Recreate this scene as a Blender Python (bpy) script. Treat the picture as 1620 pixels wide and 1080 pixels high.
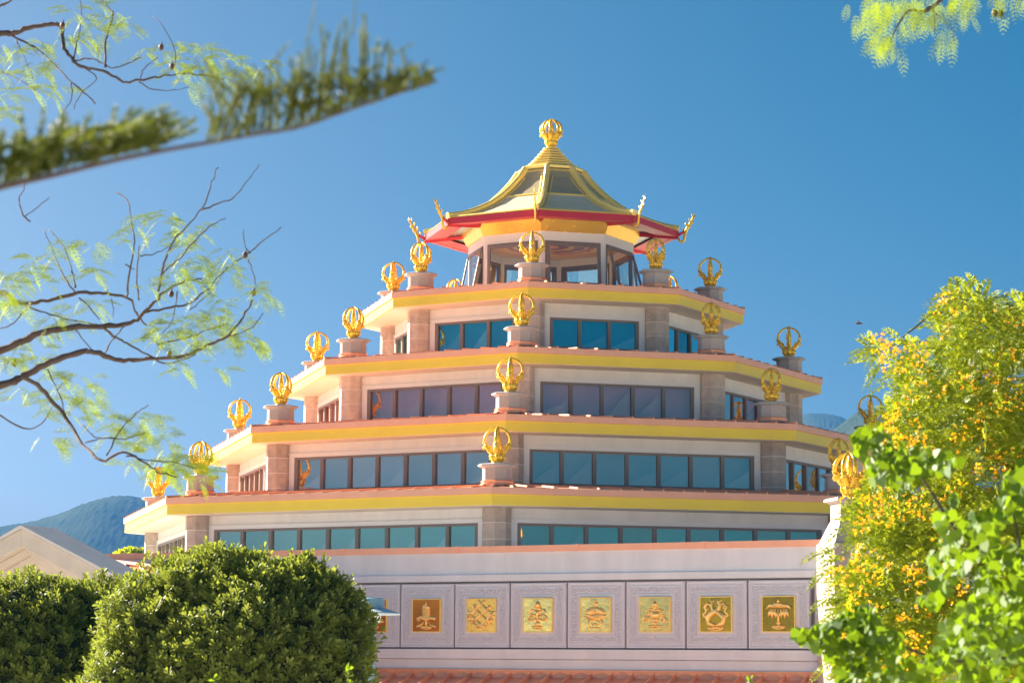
import bpy, bmesh, math, random
import numpy as np
from mathutils import Vector, Matrix
R_ = math.radians
rng = np.random.default_rng(7)
random.seed(7)
scene = bpy.context.scene
for o in list(bpy.data.objects): bpy.data.objects.remove(o)

# ------------------------------------------------------------------ camera
FPX, PITCH, ROLL, CZ = 3810.0, 0.13194, 0.00682, 6.0
cd = bpy.data.cameras.new("Camera"); cam = bpy.data.objects.new("Camera", cd)
scene.collection.objects.link(cam); scene.camera = cam
cd.sensor_width = 36; cd.lens = FPX/1620*36; cd.clip_start = 0.1; cd.clip_end = 20000
cam.matrix_world = Matrix.Translation((0, 0, CZ)) @ Matrix.Rotation(math.pi/2+PITCH, 4, 'X') @ Matrix.Rotation(ROLL, 4, 'Z')
cd.dof.use_dof = True; cd.dof.focus_distance = 74; cd.dof.aperture_fstop = 8.0
scene.render.resolution_x = 1024; scene.render.resolution_y = 682

# ------------------------------------------------------------------ light
SUN_A, SUN_E = R_(-124), R_(24.5)           # azimuth measured from the direction towards the camera, elevation
sd = Vector((math.sin(SUN_A)*math.cos(SUN_E), -math.cos(SUN_A)*math.cos(SUN_E), math.sin(SUN_E)))
w = bpy.data.worlds.new("World"); scene.world = w; w.use_nodes = True
nt = w.node_tree; bg = nt.nodes['Background']
sky = nt.nodes.new('ShaderNodeTexSky'); sky.sky_type = 'NISHITA'; sky.sun_disc = False
sky.sun_elevation = SUN_E; sky.sun_rotation = math.atan2(sd.x, sd.y)
sky.air_density = 0.55; sky.dust_density = 3.0; sky.ozone_density = 2.0; sky.altitude = 0
hs = nt.nodes.new('ShaderNodeHueSaturation'); hs.inputs['Saturation'].default_value = 1.8; hs.inputs['Hue'].default_value = .475; hs.inputs['Value'].default_value = .46
nt.links.new(sky.outputs[0], hs.inputs['Color']); nt.links.new(hs.outputs[0], bg.inputs[0]); bg.inputs[1].default_value = 0.05
sl = bpy.data.lights.new("Sun", 'SUN'); sl.energy = 5.0; sl.angle = R_(0.5); sl.color = (1, .91, .78)
so = bpy.data.objects.new("Sun", sl); scene.collection.objects.link(so)
so.rotation_euler = sd.to_track_quat('Z', 'Y').to_euler(); so.location = (-60, 60, 60)
scene.view_settings.view_transform = 'Standard'; scene.view_settings.look = 'None'
scene.view_settings.exposure = 2.12; scene.view_settings.gamma = 1
scene.render.engine = 'CYCLES'
scene.cycles.max_bounces = 8; scene.cycles.transparent_max_bounces = 12
scene.cycles.volume_bounces = 0

# ------------------------------------------------------------------ helpers
def ray(px, py):
    a, b = px-810, py-540
    c, s = math.cos(ROLL), math.sin(ROLL)
    a, b = a*c+b*s, -a*s+b*c
    x, u = a/FPX, -b/FPX
    cp, sp = math.cos(PITCH), math.sin(PITCH)
    return Vector((x, cp-sp*u, sp+cp*u))
def P(px, py, Y):
    d = ray(px, py); return Vector((0, 0, CZ))+d*(Y/d.y)

col = scene.collection
def link(o): col.objects.link(o); return o
def tag(o, label=None, cat=None, group=None, kind=None):
    if label: o['label'] = label
    if cat: o['category'] = cat
    if group: o['group'] = group
    if kind: o['kind'] = kind
    return o
def empty(name, loc=(0, 0, 0), rz=0):
    o = bpy.data.objects.new(name, None); o.location = loc; o.rotation_euler = (0, 0, rz)
    o.empty_display_size = .2
    return link(o)
def obj(name, me, mat, parent=None, smooth=False):
    o = bpy.data.objects.new(name, me); link(o)
    if mat is not None: me.materials.append(mat)
    if parent is not None: o.parent = parent
    if smooth: me.polygons.foreach_set('use_smooth', [True]*len(me.polygons))
    return o
class MB:
    def __init__(s): s.v = []; s.f = []
    def poly(s, pts):
        n = len(s.v); s.v += [tuple(p) for p in pts]; s.f.append(tuple(range(n, n+len(pts)))); return s
    def box(s, c, size, M=None):
        x, y, z = [q/2 for q in size]; n = len(s.v)
        pts = [Vector((i*x, j*y, k*z)) for i in (-1, 1) for j in (-1, 1) for k in (-1, 1)]
        c = Vector(c)
        for p in pts: s.v.append(tuple((M @ p if M else p)+c))
        for f in ((0, 1, 3, 2), (4, 6, 7, 5), (0, 4, 5, 1), (2, 3, 7, 6), (0, 2, 6, 4), (1, 5, 7, 3)): s.f.append(tuple(n+i for i in f))
        return s
    def hexa(s, b, t):               # b, t: two rings with equally many points
        n = len(s.v); m = len(b); s.v += [tuple(p) for p in b]+[tuple(p) for p in t]
        s.f.append(tuple(n+i for i in range(m))[::-1]); s.f.append(tuple(n+m+i for i in range(m)))
        for i in range(m): j = (i+1) % m; s.f.append((n+i, n+j, n+m+j, n+m+i))
        return s
    def rings(s, rings, cap=True, close=True):
        n = len(s.v); m = len(rings[0])
        for r in rings: s.v += [tuple(p) for p in r]
        for k in range(len(rings)-1):
            for i in range(m if close else m-1):
                j = (i+1) % m; a = n+k*m; s.f.append((a+i, a+j, a+m+j, a+m+i))
        if cap: s.f.append(tuple(n+i for i in range(m))[::-1]); s.f.append(tuple(n+(len(rings)-1)*m+i for i in range(m)))
        return s
    def tube(s, pts, rad, seg=6, flat=1.0, up=None):
        pts = [Vector(p) for p in pts]
        if not isinstance(rad, (list, tuple)): rad = [rad]*len(pts)
        rr = []; prev = None
        for i, p in enumerate(pts):
            t = (pts[min(i+1, len(pts)-1)]-pts[max(i-1, 0)])
            t = t.normalized() if t.length > 1e-9 else Vector((0, 0, 1))
            if up is not None: a = t.cross(Vector(up))
            elif prev is None: a = t.cross(Vector((0, 0, 1)) if abs(t.z) < .9 else Vector((1, 0, 0)))
            else: a = prev-t*prev.dot(t)
            if a.length < 1e-6: a = t.orthogonal()
            a.normalize(); prev = a; b = t.cross(a)
            rr.append([p+(a*math.cos(2*math.pi*j/seg)+b*math.sin(2*math.pi*j/seg)*flat)*rad[i] for j in range(seg)])
        return s.rings(rr)
    def lathe(s, prof, c=(0, 0, 0), seg=16, rot=0, cap=True):
        c = Vector(c)
        return s.rings([[c+Vector((r*math.sin(rot+2*math.pi*j/seg), -r*math.cos(rot+2*math.pi*j/seg), z)) for j in range(seg)] for r, z in prof], cap)
    def ball(s, c, r, seg=8):
        c = Vector(c); r = Vector(r) if isinstance(r, (tuple, list)) else Vector((r, r, r))
        rr = []
        for i in range(1, seg//2+2):
            th = math.pi*(i-.5)/(seg//2+1)
            rr.append([c+Vector((r.x*math.sin(th)*math.cos(2*math.pi*j/seg), r.y*math.sin(th)*math.sin(2*math.pi*j/seg), r.z*math.cos(th))) for j in range(seg)])
        return s.rings(rr)
    def me(s, name, M=None):
        m = bpy.data.meshes.new(name); v = [tuple(M @ Vector(p)) for p in s.v] if M else s.v
        m.from_pydata(v, [], s.f); m.update()
        bm = bmesh.new(); bm.from_mesh(m); bmesh.ops.recalc_face_normals(bm, faces=bm.faces); bm.to_mesh(m); bm.free()
        return m
    def build(s, name, mat, parent=None, smooth=False, bevel=0, M=None):
        o = obj(name, s.me(name, M), mat, parent, smooth)
        if bevel:
            b = o.modifiers.new('bevel', 'BEVEL'); b.width = bevel; b.segments = 2; b.limit_method = 'ANGLE'
        return o
def np_mesh(name, verts, k, mat, parent=None, smooth=False):      # verts (N,k,3): N separate k-gons
    N = verts.shape[0]; m = bpy.data.meshes.new(name)
    m.vertices.add(N*k); m.vertices.foreach_set('co', verts.reshape(-1).astype(np.float32))
    m.loops.add(N*k); m.loops.foreach_set('vertex_index', np.arange(N*k, dtype=np.int32))
    m.polygons.add(N); m.polygons.foreach_set('loop_start', np.arange(N, dtype=np.int32)*k)
    try: m.polygons.foreach_set('loop_total', np.full(N, k, dtype=np.int32))
    except Exception: pass
    m.update(calc_edges=True); m.validate()
    return obj(name, m, mat, parent, smooth)

# ------------------------------------------------------------------ materials
def mat(name, colr, rough=.7, metal=0, noise=0, nscale=3, bump=0, bscale=20, spec=None, col2=None, stretch=None, coat=0):
    m = bpy.data.materials.new(name); m.use_nodes = True; n = m.node_tree; b = n.nodes['Principled BSDF']
    b.inputs['Base Color'].default_value = (*colr, 1); b.inputs['Roughness'].default_value = rough; b.inputs['Metallic'].default_value = metal
    if spec is not None: b.inputs['Specular IOR Level'].default_value = spec
    if coat: b.inputs['Coat Weight'].default_value = coat; b.inputs['Coat Roughness'].default_value = .15
    tc = n.nodes.new('ShaderNodeTexCoord'); src = tc.outputs['Object']
    if stretch:
        mp = n.nodes.new('ShaderNodeMapping'); mp.inputs['Scale'].default_value = stretch; n.links.new(src, mp.inputs[0]); src = mp.outputs[0]
    if noise or col2:
        t = n.nodes.new('ShaderNodeTexNoise'); t.inputs['Scale'].default_value = nscale; t.inputs['Detail'].default_value = 6; t.inputs['Roughness'].default_value = .65
        n.links.new(src, t.inputs['Vector'])
        r = n.nodes.new('ShaderNodeValToRGB'); r.color_ramp.elements[0].position = .32; r.color_ramp.elements[1].position = .68
        c2 = col2 or tuple(min(1, c*(1+noise)) for c in colr); c1 = colr if col2 else tuple(c*(1-noise) for c in colr)
        r.color_ramp.elements[0].color = (*c1, 1); r.color_ramp.elements[1].color = (*c2, 1)
        n.links.new(t.outputs['Fac'], r.inputs[0]); n.links.new(r.outputs[0], b.inputs['Base Color'])
        mr = n.nodes.new('ShaderNodeMapRange'); mr.inputs[3].default_value = max(0.03, rough-.08); mr.inputs[4].default_value = min(1, rough+.08)
        n.links.new(t.outputs['Fac'], mr.inputs[0]); n.links.new(mr.outputs[0], b.inputs['Roughness'])
    if bump:
        t2 = n.nodes.new('ShaderNodeTexNoise'); t2.inputs['Scale'].default_value = bscale; t2.inputs['Detail'].default_value = 4
        n.links.new(src, t2.inputs['Vector'])
        bp = n.nodes.new('ShaderNodeBump'); bp.inputs['Strength'].default_value = bump; bp.inputs['Distance'].default_value = .02
        n.links.new(t2.outputs['Fac'], bp.inputs['Height']); n.links.new(bp.outputs[0], b.inputs['Normal'])
    return m
M_white = mat('white_render', (.79, .785, .76), .75, noise=.075, nscale=1.6, bump=.15, bscale=30, stretch=(1, 1, .3))
M_trim = mat('white_trim', (.80, .80, .79), .5, noise=.02)
M_soffit = mat('soffit', (.83, .70, .57), .6, noise=.03, nscale=1.5)  # warm light bounced up from the copper is mixed into this colour
M_copper = mat('copper_sheet', (.90, .43, .25), .42, metal=.3, noise=.10, nscale=2.2, bump=.12, bscale=6)
M_copper2 = mat('copper_edge', (.97, .47, .30), .5, metal=.08, noise=.07, nscale=1.6)
M_yellow = mat('yellow_cladding', (.98, .70, .045), .40, metal=.08, noise=.05, nscale=.8, bump=.04, bscale=3, spec=.6)
M_gold = mat('polished_gold', (1.0, .62, .05), .28, metal=.45, noise=.05, nscale=8, bump=.25, bscale=35)
M_goldrelief = mat('relief_gold', (1.0, .70, .24), .3, metal=.65, bump=.3, bscale=60)
M_goldsheet = mat('gold_sheet', (1.0, .60, .09), .26, metal=.6, noise=.06, nscale=3, bump=.25, bscale=2.2)
M_goldpaint = mat('gold_trim', (1.0, .72, .19), .38, metal=.2, noise=.06, nscale=4)
M_red = mat('red_paint', (.52, .02, .03), .4, noise=.08, nscale=3, spec=.5)
M_frame = mat('window_frame', (.21, .175, .15), .45, noise=.05)
M_dark = mat('dark_gap', (.06, .05, .05), .8)
M_granite = mat('pedestal_stone', (.50, .42, .37), .8, noise=.10, nscale=14, bump=.2, bscale=60)
M_cap = mat('cap_stone', (.47, .435, .42), .75, noise=.07, nscale=10, bump=.15, bscale=50)
M_sand = mat('sandstone', (.43, .365, .31), .85, noise=.08, nscale=2.0, bump=.25, bscale=25)
M_wood = mat('interior_floor', (.32, .25, .2), .6, noise=.1)

def stone_column_mat():
    m = mat('stone_blocks', (.53, .435, .36), .85, noise=.17, nscale=4.5, bump=.3, bscale=30); n = m.node_tree; b = n.nodes['Principled BSDF']
    tc = n.nodes.new('ShaderNodeTexCoord'); sx = n.nodes.new('ShaderNodeSeparateXYZ'); n.links.new(tc.outputs['Object'], sx.inputs[0])
    mo = n.nodes.new('ShaderNodeMath'); mo.operation = 'WRAP'; mo.inputs[1].default_value = .47; mo.inputs[2].default_value = 0; n.links.new(sx.outputs[2], mo.inputs[0])
    lt = n.nodes.new('ShaderNodeMath'); lt.operation = 'LESS_THAN'; lt.inputs[1].default_value = .026; n.links.new(mo.outputs[0], lt.inputs[0])
    fl = n.nodes.new('ShaderNodeMath'); fl.operation = 'SNAP'; fl.inputs[1].default_value = .47; n.links.new(sx.outputs[2], fl.inputs[0])
    wn = n.nodes.new('ShaderNodeTexWhiteNoise'); wn.noise_dimensions = '1D'; n.links.new(fl.outputs[0], wn.inputs['W'])
    mr = n.nodes.new('ShaderNodeMapRange'); mr.inputs[3].default_value = .78; mr.inputs[4].default_value = 1.18; n.links.new(wn.outputs[0], mr.inputs[0])
    old = b.inputs['Base Color'].links[0].from_socket
    mx0 = n.nodes.new('ShaderNodeVectorMath'); mx0.operation = 'SCALE'; n.links.new(old, mx0.inputs[0]); n.links.new(mr.outputs[0], mx0.inputs['Scale'])
    mx = n.nodes.new('ShaderNodeMix'); mx.data_type = 'RGBA'; n.links.new(lt.outputs[0], mx.inputs[0]); n.links.new(mx0.outputs[0], mx.inputs[6]); mx.inputs[7].default_value = (.72, .64, .57, 1)
    n.links.new(mx.outputs[2], b.inputs['Base Color'])
    return m
M_column = stone_column_mat()

def glass_mat(name, tint, refl=.35, rough=.02, gcol=(.9, .93, .95)):
    m = bpy.data.materials.new(name); m.use_nodes = True; n = m.node_tree; n.nodes.remove(n.nodes['Principled BSDF'])
    out = n.nodes['Material Output']; tr = n.nodes.new('ShaderNodeBsdfTransparent'); tr.inputs[0].default_value = (*tint, 1)
    gl = n.nodes.new('ShaderNodeBsdfGlossy'); gl.inputs['Roughness'].default_value = rough; gl.inputs[0].default_value = (*gcol, 1)
    tcx = n.nodes.new('ShaderNodeTexCoord'); nz = n.nodes.new('ShaderNodeTexNoise'); nz.inputs['Scale'].default_value = .9; n.links.new(tcx.outputs['Object'], nz.inputs['Vector'])
    bp = n.nodes.new('ShaderNodeBump'); bp.inputs['Strength'].default_value = .12; bp.inputs['Distance'].default_value = .03; n.links.new(nz.outputs['Fac'], bp.inputs['Height']); n.links.new(bp.outputs[0], gl.inputs['Normal'])
    lw = n.nodes.new('ShaderNodeLayerWeight'); lw.inputs[0].default_value = .35
    mr = n.nodes.new('ShaderNodeMapRange'); mr.inputs[3].default_value = refl; mr.inputs[4].default_value = 1; n.links.new(lw.outputs['Fresnel'], mr.inputs[0])
    mx = n.nodes.new('ShaderNodeMixShader'); n.links.new(mr.outputs[0], mx.inputs[0]); n.links.new(tr.outputs[0], mx.inputs[1]); n.links.new(gl.outputs[0], mx.inputs[2])
    n.links.new(mx.outputs[0], out.inputs[0]); return m

def leaf_mat(name, c1, c2, rough=.5, trans=.5, tcol=None, ns=6, spec=.4):
    m = bpy.data.materials.new(name); m.use_nodes = True; n = m.node_tree; b = n.nodes['Principled BSDF']
    ge = n.nodes.new('ShaderNodeNewGeometry'); wn = n.nodes.new('ShaderNodeTexWhiteNoise'); wn.noise_dimensions = '1D'
    n.links.new(ge.outputs['Random Per Island'], wn.inputs['W'])
    r = n.nodes.new('ShaderNodeValToRGB'); r.color_ramp.elements[0].color = (*c1, 1); r.color_ramp.elements[1].color = (*c2, 1)
    n.links.new(wn.outputs[0], r.inputs[0]); n.links.new(r.outputs[0], b.inputs['Base Color'])
    b.inputs['Roughness'].default_value = rough; b.inputs['Specular IOR Level'].default_value = spec
    if trans:
        t = n.nodes.new('ShaderNodeBsdfTranslucent')
        if tcol: t.inputs[0].default_value = (*tcol, 1)
        else: n.links.new(r.outputs[0], t.inputs[0])
        mx = n.nodes.new('ShaderNodeMixShader'); mx.inputs[0].default_value = trans
        n.links.new(b.outputs[0], mx.inputs[1]); n.links.new(t.outputs[0], mx.inputs[2]); n.links.new(mx.outputs[0], n.nodes['Material Output'].inputs[0])
    return m
M_bushleaf = leaf_mat('bush_leaf', (.085, .135, .018), (.31, .35, .07), .55, .34, (.38, .44, .05), spec=.3)
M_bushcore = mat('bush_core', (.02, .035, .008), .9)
M_jacleaf = leaf_mat('fern_leaf', (.09, .19, .02), (.28, .36, .02), .55, .5, (.34, .44, .02))
M_pinn = leaf_mat('pinnate_leaf', (.10, .19, .01), (.36, .42, .02), .5, .5, (.46, .52, .02))
M_flower = leaf_mat('orange_flower', (.88, .36, .01), (.95, .56, .02), .5, .4, (.95, .55, .01))
M_heart = leaf_mat('heart_leaf', (.032, .095, .006), (.15, .25, .010), .55, .43, (.24, .37, .008))
M_needle = leaf_mat('conifer_needle', (.035, .10, .01), (.20, .21, .025), .5, .32, (.20, .25, .015))
M_bark = mat('bark', (.11, .075, .065), .9, noise=.25, nscale=20, bump=.4, bscale=60)
M_twig = mat('conifer_twig', (.10, .11, .025), .8, noise=.2, nscale=30)
M_pod = mat('seed_pod', (.10, .045, .03), .6, noise=.3, nscale=30)
M_hill = mat('hill_scrub', (.012, .026, .010), .95, col2=(.05, .06, .022), nscale=.02, spec=.02)
M_ground = mat('pale_bounce_ground', (.50, .45, .36), .95, col2=(.66, .60, .50), nscale=.05, bump=.3, bscale=2)  # ground colour lifted so it bounces sunlight onto the shaded facade
M_pave = mat('pale_paving', (.42, .38, .33), .85, noise=.08, nscale=1.5)
M_lampw = mat('lamp_paint', (.55, .66, .72), .35, noise=.03)
M_lampb = mat('lamp_blue', (.20, .36, .48), .35, noise=.03)

# ================================================================== SETTING
def terrain():
    xs = np.concatenate([-np.geomspace(3150, 30, 26), np.linspace(-26, 26, 14), np.geomspace(30, 3150, 26)])
    ys = np.concatenate([-np.geomspace(3150, 30, 20), np.linspace(-24, 60, 22), np.geomspace(66, 3150, 28)])
    v = []; f = []
    for y in ys:
        for x in xs:
            t = min(1, max(0, (y-8)/32)); s = t*t*(3-2*t)
            v.append((x, y, 4.3*(1-s)+.02*math.sin(x*.7)*math.cos(y*.6)))
    nx = len(xs)
    for j in range(len(ys)-1):
        for i in range(nx-1): f.append((j*nx+i, j*nx+i+1, (j+1)*nx+i+1, (j+1)*nx+i))
    m = bpy.data.meshes.new('ground'); m.from_pydata(v, [], f); m.update()
    return tag(obj('ground', m, M_ground, None, True), kind='structure')
terrain()

def hill(name, pts, Y, thick, seed, label_col=M_hill, base=0, tree_amp=.4):
    """ridge given by pixel points at distance Y, real thickness front to back, small treetops on the crest"""
    W = [P(px, py, Y) for px, py in pts]
    xs = np.array([p.x for p in W]); zs = np.array([p.z for p in W])
    n = 700; X = np.linspace(xs[0], xs[-1], n); Z = np.interp(X, xs, zs)
    k = np.ones(9)/9; Z = np.convolve(np.pad(Z, 4, mode='edge'), k, 'valid')
    r = np.random.default_rng(seed); rows = 130; v = np.zeros((rows, n, 3))
    ang = r.random((40,))*6.28
    for j in range(rows):
        t = j/(rows-1)*2-1           # -1 front foot .. 0 crest .. 1 back foot
        prof = (math.cos(t*math.pi)+1)/2
        prof = prof**.8
        yy = Y+t*thick
        g = np.zeros(n)
        for q in range(26):
            f_ = .0035*1.27**q*1500/Y; th = ang[q]; g = g+(.66**q)*np.sin((X+60*np.sin(yy*.003+ang[q]))*f_*math.cos(th)*1.0+yy*f_*math.sin(th)+ang[39-q])
        zz = base+(Z-base)*prof+g*(4.0*prof*(1-prof)*4+.8*min(1, prof*2))*Y/1500*.9
        zz = zz+(r.random(n)*tree_amp+np.maximum(0, r.normal(0, 1, n))*tree_amp)*(1 if prof > .05 else 0)
        v[j, :, 0] = X*(1+t*thick/Y*.5); v[j, :, 1] = yy; v[j, :, 2] = np.maximum(zz, base-5)
    f = [(j*n+i, j*n+i+1, (j+1)*n+i+1, (j+1)*n+i) for j in range(rows-1) for i in range(n-1)]
    m = bpy.data.meshes.new(name); m.from_pydata(v.reshape(-1, 3).tolist(), [], f); m.update()
    return tag(obj(name, m, label_col, None, True), kind='structure')
hill('hill', [(-900, 1010), (-500, 930), (-250, 880), (-60, 850), (0, 838), (60, 829), (120, 811), (150, 797), (185, 788), (210, 786), (240, 793), (300, 815), (380, 850), (500, 900), (640, 960), (760, 1010)], 1900, 700, 3)
hill('hill', [(900, 1000), (1000, 900), (1100, 790), (1180, 710), (1230, 675), (1270, 661), (1300, 661), (1318, 664), (1335, 672), (1400, 690), (1600, 720), (1900, 800), (2200, 950)], 2300, 700, 5)
hill('hill', [(1040, 1010), (1150, 880), (1240, 760), (1300, 695), (1335, 668), (1352, 655), (1385, 646), (1430, 632), (1500, 610), (1600, 600), (1750, 640), (2000, 800), (2300, 1000)], 1500, 480, 9)

# ================================================================== TEMPLE
CX, CY, PHI = 1.314, 82.0, -0.1252
RE = [14.84, 11.89, 9.21, 6.61]
ZE = [4.83+CZ, 7.18+CZ, 9.52+CZ, 11.94+CZ]
RW = [13.71, 10.87, 8.16, 5.51]
temple = tag(empty('temple', (CX, CY, 0)), 'white stepped octagonal temple with copper edged yellow eaves and golden lantern roof', 'temple')
def ang(k): return PHI+R_(45*k)
def cor(R, k, z): a = ang(k); return Vector((R*math.sin(a), -R*math.cos(a), z))
def ring(R, z, n=8): return [cor(R, k, z) for k in range(n)]
def faceframe(R, k):     # face between corner k and k+1: origin mid, t along (left->right seen from outside), n outward
    a, b = cor(R, k, 0), cor(R, k+1, 0); t = (b-a).normalized(); n = Vector((t.y, -t.x, 0))
    if n.dot(a) < 0: n = -n
    return (a+b)/2, t, n, (b-a).length
def FP(o, t, n, u, d, z): return o+t*u+n*d+Vector((0, 0, z))
def fbox(mb, o, t, n, u0, u1, d0, d1, z0, z1):
    b = [FP(o, t, n, u0, d0, z0), FP(o, t, n, u1, d0, z0), FP(o, t, n, u1, d1, z0), FP(o, t, n, u0, d1, z0)]
    mb.hexa(b, [p+Vector((0, 0, z1-z0)) for p in b]); return mb

NP = [9, 7, 5, 3]
tint_in = [(.40, .85, .68), (.70, .76, .76), (.95, .72, .82), (.03, .60, .78)]
base_z = [2.62+CZ-0.3, ZE[0], ZE[1], ZE[2]]
for s in range(4):
    R, z1 = RW[s], ZE[s]; zs = z1-.50; zb = base_z[s]
    head = zs-(.43 if s < 3 else .47); wh = 1.06 if s < 3 else 1.0; sill = head-wh
    # eave
    mb = MB(); mb.rings([ring(RE[s]-.30, z1-.19), ring(RE[s]+.05, z1-.19), ring(RE[s]+.05, z1), ring(RE[s]-.30, z1+.03)], cap=False)
    mb.build('copper_edge', M_copper2, temple)
    mb = MB(); mb.rings([ring(RE[s]-.22, zs+.002), ring(RE[s], zs+.002), ring(RE[s], z1-.192), ring(RE[s]-.22, z1-.192)], cap=False)
    for k in range(8):
        o, t, n, L = faceframe(RE[s], k); q_ = max(2, int(L/3.2))
        for i in range(1, q_): fbox(mb, o, t, n, -L/2+L*i/q_-.012, -L/2+L*i/q_+.012, -.02, .004, zs+.004, z1-.195)
    mb.build('yellow_fascia', M_yellow, temple)
    mb = MB(); mb.rings([ring(R-.35, zs+.02), ring(RE[s]-.05, zs+.02), ring(RE[s]-.05, zs-.012), ring(R-.35, zs-.012)], cap=False)
    mb.build('soffit', M_soffit, temple)
    # roof with standing seams up to the next wall
    Rn = (RW[s+1] if s < 3 else 2.7)-.2; slope = math.tan(R_(5.0))
    mb = MB(); zr = z1+.032+(RE[s]-Rn)*slope
    mb.rings([ring(RE[s]+.03, z1+.004), ring(Rn, zr)], cap=False)
    for k in range(8):
        o, t, n, L = faceframe(RE[s]+.03, k)
        m = int(L/.62)
        for i in range(1, m):
            u = -L/2+L*i/m; run = min((RE[s]-Rn)*math.cos(R_(22.5)), (L/2-abs(u))/math.tan(R_(22.5)))
            dz = slope/math.cos(R_(22.5))*run
            b = [FP(o, t, n, u-.022, .02, z1-.01), FP(o, t, n, u+.022, .02, z1-.01), FP(o, t, n, u+.022, -run, z1+dz-.01), FP(o, t, n, u-.022, -run, z1+dz-.01)]
            mb.hexa(b, [p+Vector((0, 0, .06)) for p in b])
        mb.tube([cor(RE[s]+.05, k, z1+.02), cor(Rn, k, zr+.03)], .05, 6)
    mb.build('copper_roof', M_copper, temple)
    # walls with real openings in the four visible faces
    wall = MB(); band = MB()
    for k in range(8):
        o, t, n, L = faceframe(R, k); kk = k if k < 4 else k-8
        if kk not in (-2, -1, 0, 1):
            fbox(wall, o, t, n, -L/2, L/2, -.25, 0, zb-.2, zs-.014); continue
        hw = L/2-.42-.18; 
        fbox(wall, o, t, n, -L/2, L/2, -.25, 0, head+.12, zs-.014)
        fbox(wall, o, t, n, -L/2, L/2, -.25, 0, zb-.2, sill-.10)
        fbox(wall, o, t, n, -L/2, -hw-.10, -.25, 0, sill-.10, head+.12)
        fbox(wall, o, t, n, hw+.10, L/2, -.25, 0, sill-.10, head+.12)
        # white trim frame round the window
        fbox(band, o, t, n, -hw-.20, hw+.20, -.20, .035, head+.002, head+.10)
        fbox(band, o, t, n, -hw-.20, -hw-.002, -.20, .035, sill-.10, head)
        fbox(band, o, t, n, hw+.002, hw+.20, -.20, .035, sill-.10, head)
        fbox(band, o, t, n, -hw-.22, hw+.22, -.20, .05, head+.10, head+.125)
        # window: frame mesh + glass sub-part
        fr = MB(); gl = MB(); n_ = NP[s]; fw = .055
        fbox(fr, o, t, n, -hw, hw, -.12, .02, head-fw*1.3, head); fbox(fr, o, t, n, -hw, hw, -.12, .03, sill, sill+fw*1.2)
        fbox(fr, o, t, n, -hw-.22, hw+.22, -.12, .07, sill-.13, sill-.002)
        for i in range(n_+1):
            u = -hw+2*hw*i/n_; a = u-fw if 0 < i < n_ else (u if i == 0 else u-2*fw)
            fbox(fr, o, t, n, a, a+2*fw, -.119, .018, sill+fw*1.2, head-fw*1.3)
        for i in range(n_):
            u0, u1 = -hw+2*hw*i/n_+fw, -hw+2*hw*(i+1)/n_-fw
            g = rng.normal(0, .008, 2)
            gl.poly([FP(o, t, n, u0, -.05+g[0], sill+fw), FP(o, t, n, u1, -.05-g[0], sill+fw), FP(o, t, n, u1, -.05-g[0]+g[1], head-fw), FP(o, t, n, u0, -.05+g[0]+g[1], head-fw)])
        win = fr.build('window', M_frame, temple)
        gm = glass_mat('window_glass', tuple(.45+.55*c for c in tint_in[s]), [.42, .42, .30, .36][s], gcol=[(1, .96, .72), (1, .84, .70), (1, .66, .56), (.42, .80, .78)][s])
        gl.build('glass', gm, win)
        # pale wedge boards added behind the panes to imitate reflections in the glass
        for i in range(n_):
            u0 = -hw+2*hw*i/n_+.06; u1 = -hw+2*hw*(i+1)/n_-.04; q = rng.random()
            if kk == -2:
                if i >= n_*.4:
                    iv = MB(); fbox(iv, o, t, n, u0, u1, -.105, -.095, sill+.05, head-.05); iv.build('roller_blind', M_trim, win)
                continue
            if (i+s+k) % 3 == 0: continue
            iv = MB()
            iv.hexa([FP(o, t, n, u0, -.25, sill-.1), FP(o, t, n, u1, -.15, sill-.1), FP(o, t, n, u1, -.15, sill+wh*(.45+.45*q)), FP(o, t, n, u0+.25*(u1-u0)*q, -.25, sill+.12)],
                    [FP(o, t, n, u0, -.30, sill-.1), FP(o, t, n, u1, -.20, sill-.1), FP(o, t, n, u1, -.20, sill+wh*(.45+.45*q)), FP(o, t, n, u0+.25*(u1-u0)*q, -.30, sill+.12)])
            iv.build('reflection_wedge', M_trim, win)
    wall.build('wall', M_white, temple); band.build('window_surround', M_trim, temple)
    mi = mat('interior_wall', tint_in[s], .7, noise=.05, nscale=1)
    mb = MB(); mb.rings([ring(R-.62, sill-.3), ring(R-.62, zs-.1)], cap=False); mb.rings([ring(R-.2, sill-.3), ring(R-.62, sill-.3)], cap=False); mb.build('interior_wall', mi, temple)
    # columns
    for k in range(-3, 5):
        c = cor(R, k, 0)
        mb = MB(); mb.rings([[c+cor(.42, j, zb-.2) for j in range(8)], [c+cor(.42, j, zs-.016) for j in range(8)]])
        mb.build('stone_column', M_column, temple, bevel=.012)

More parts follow.
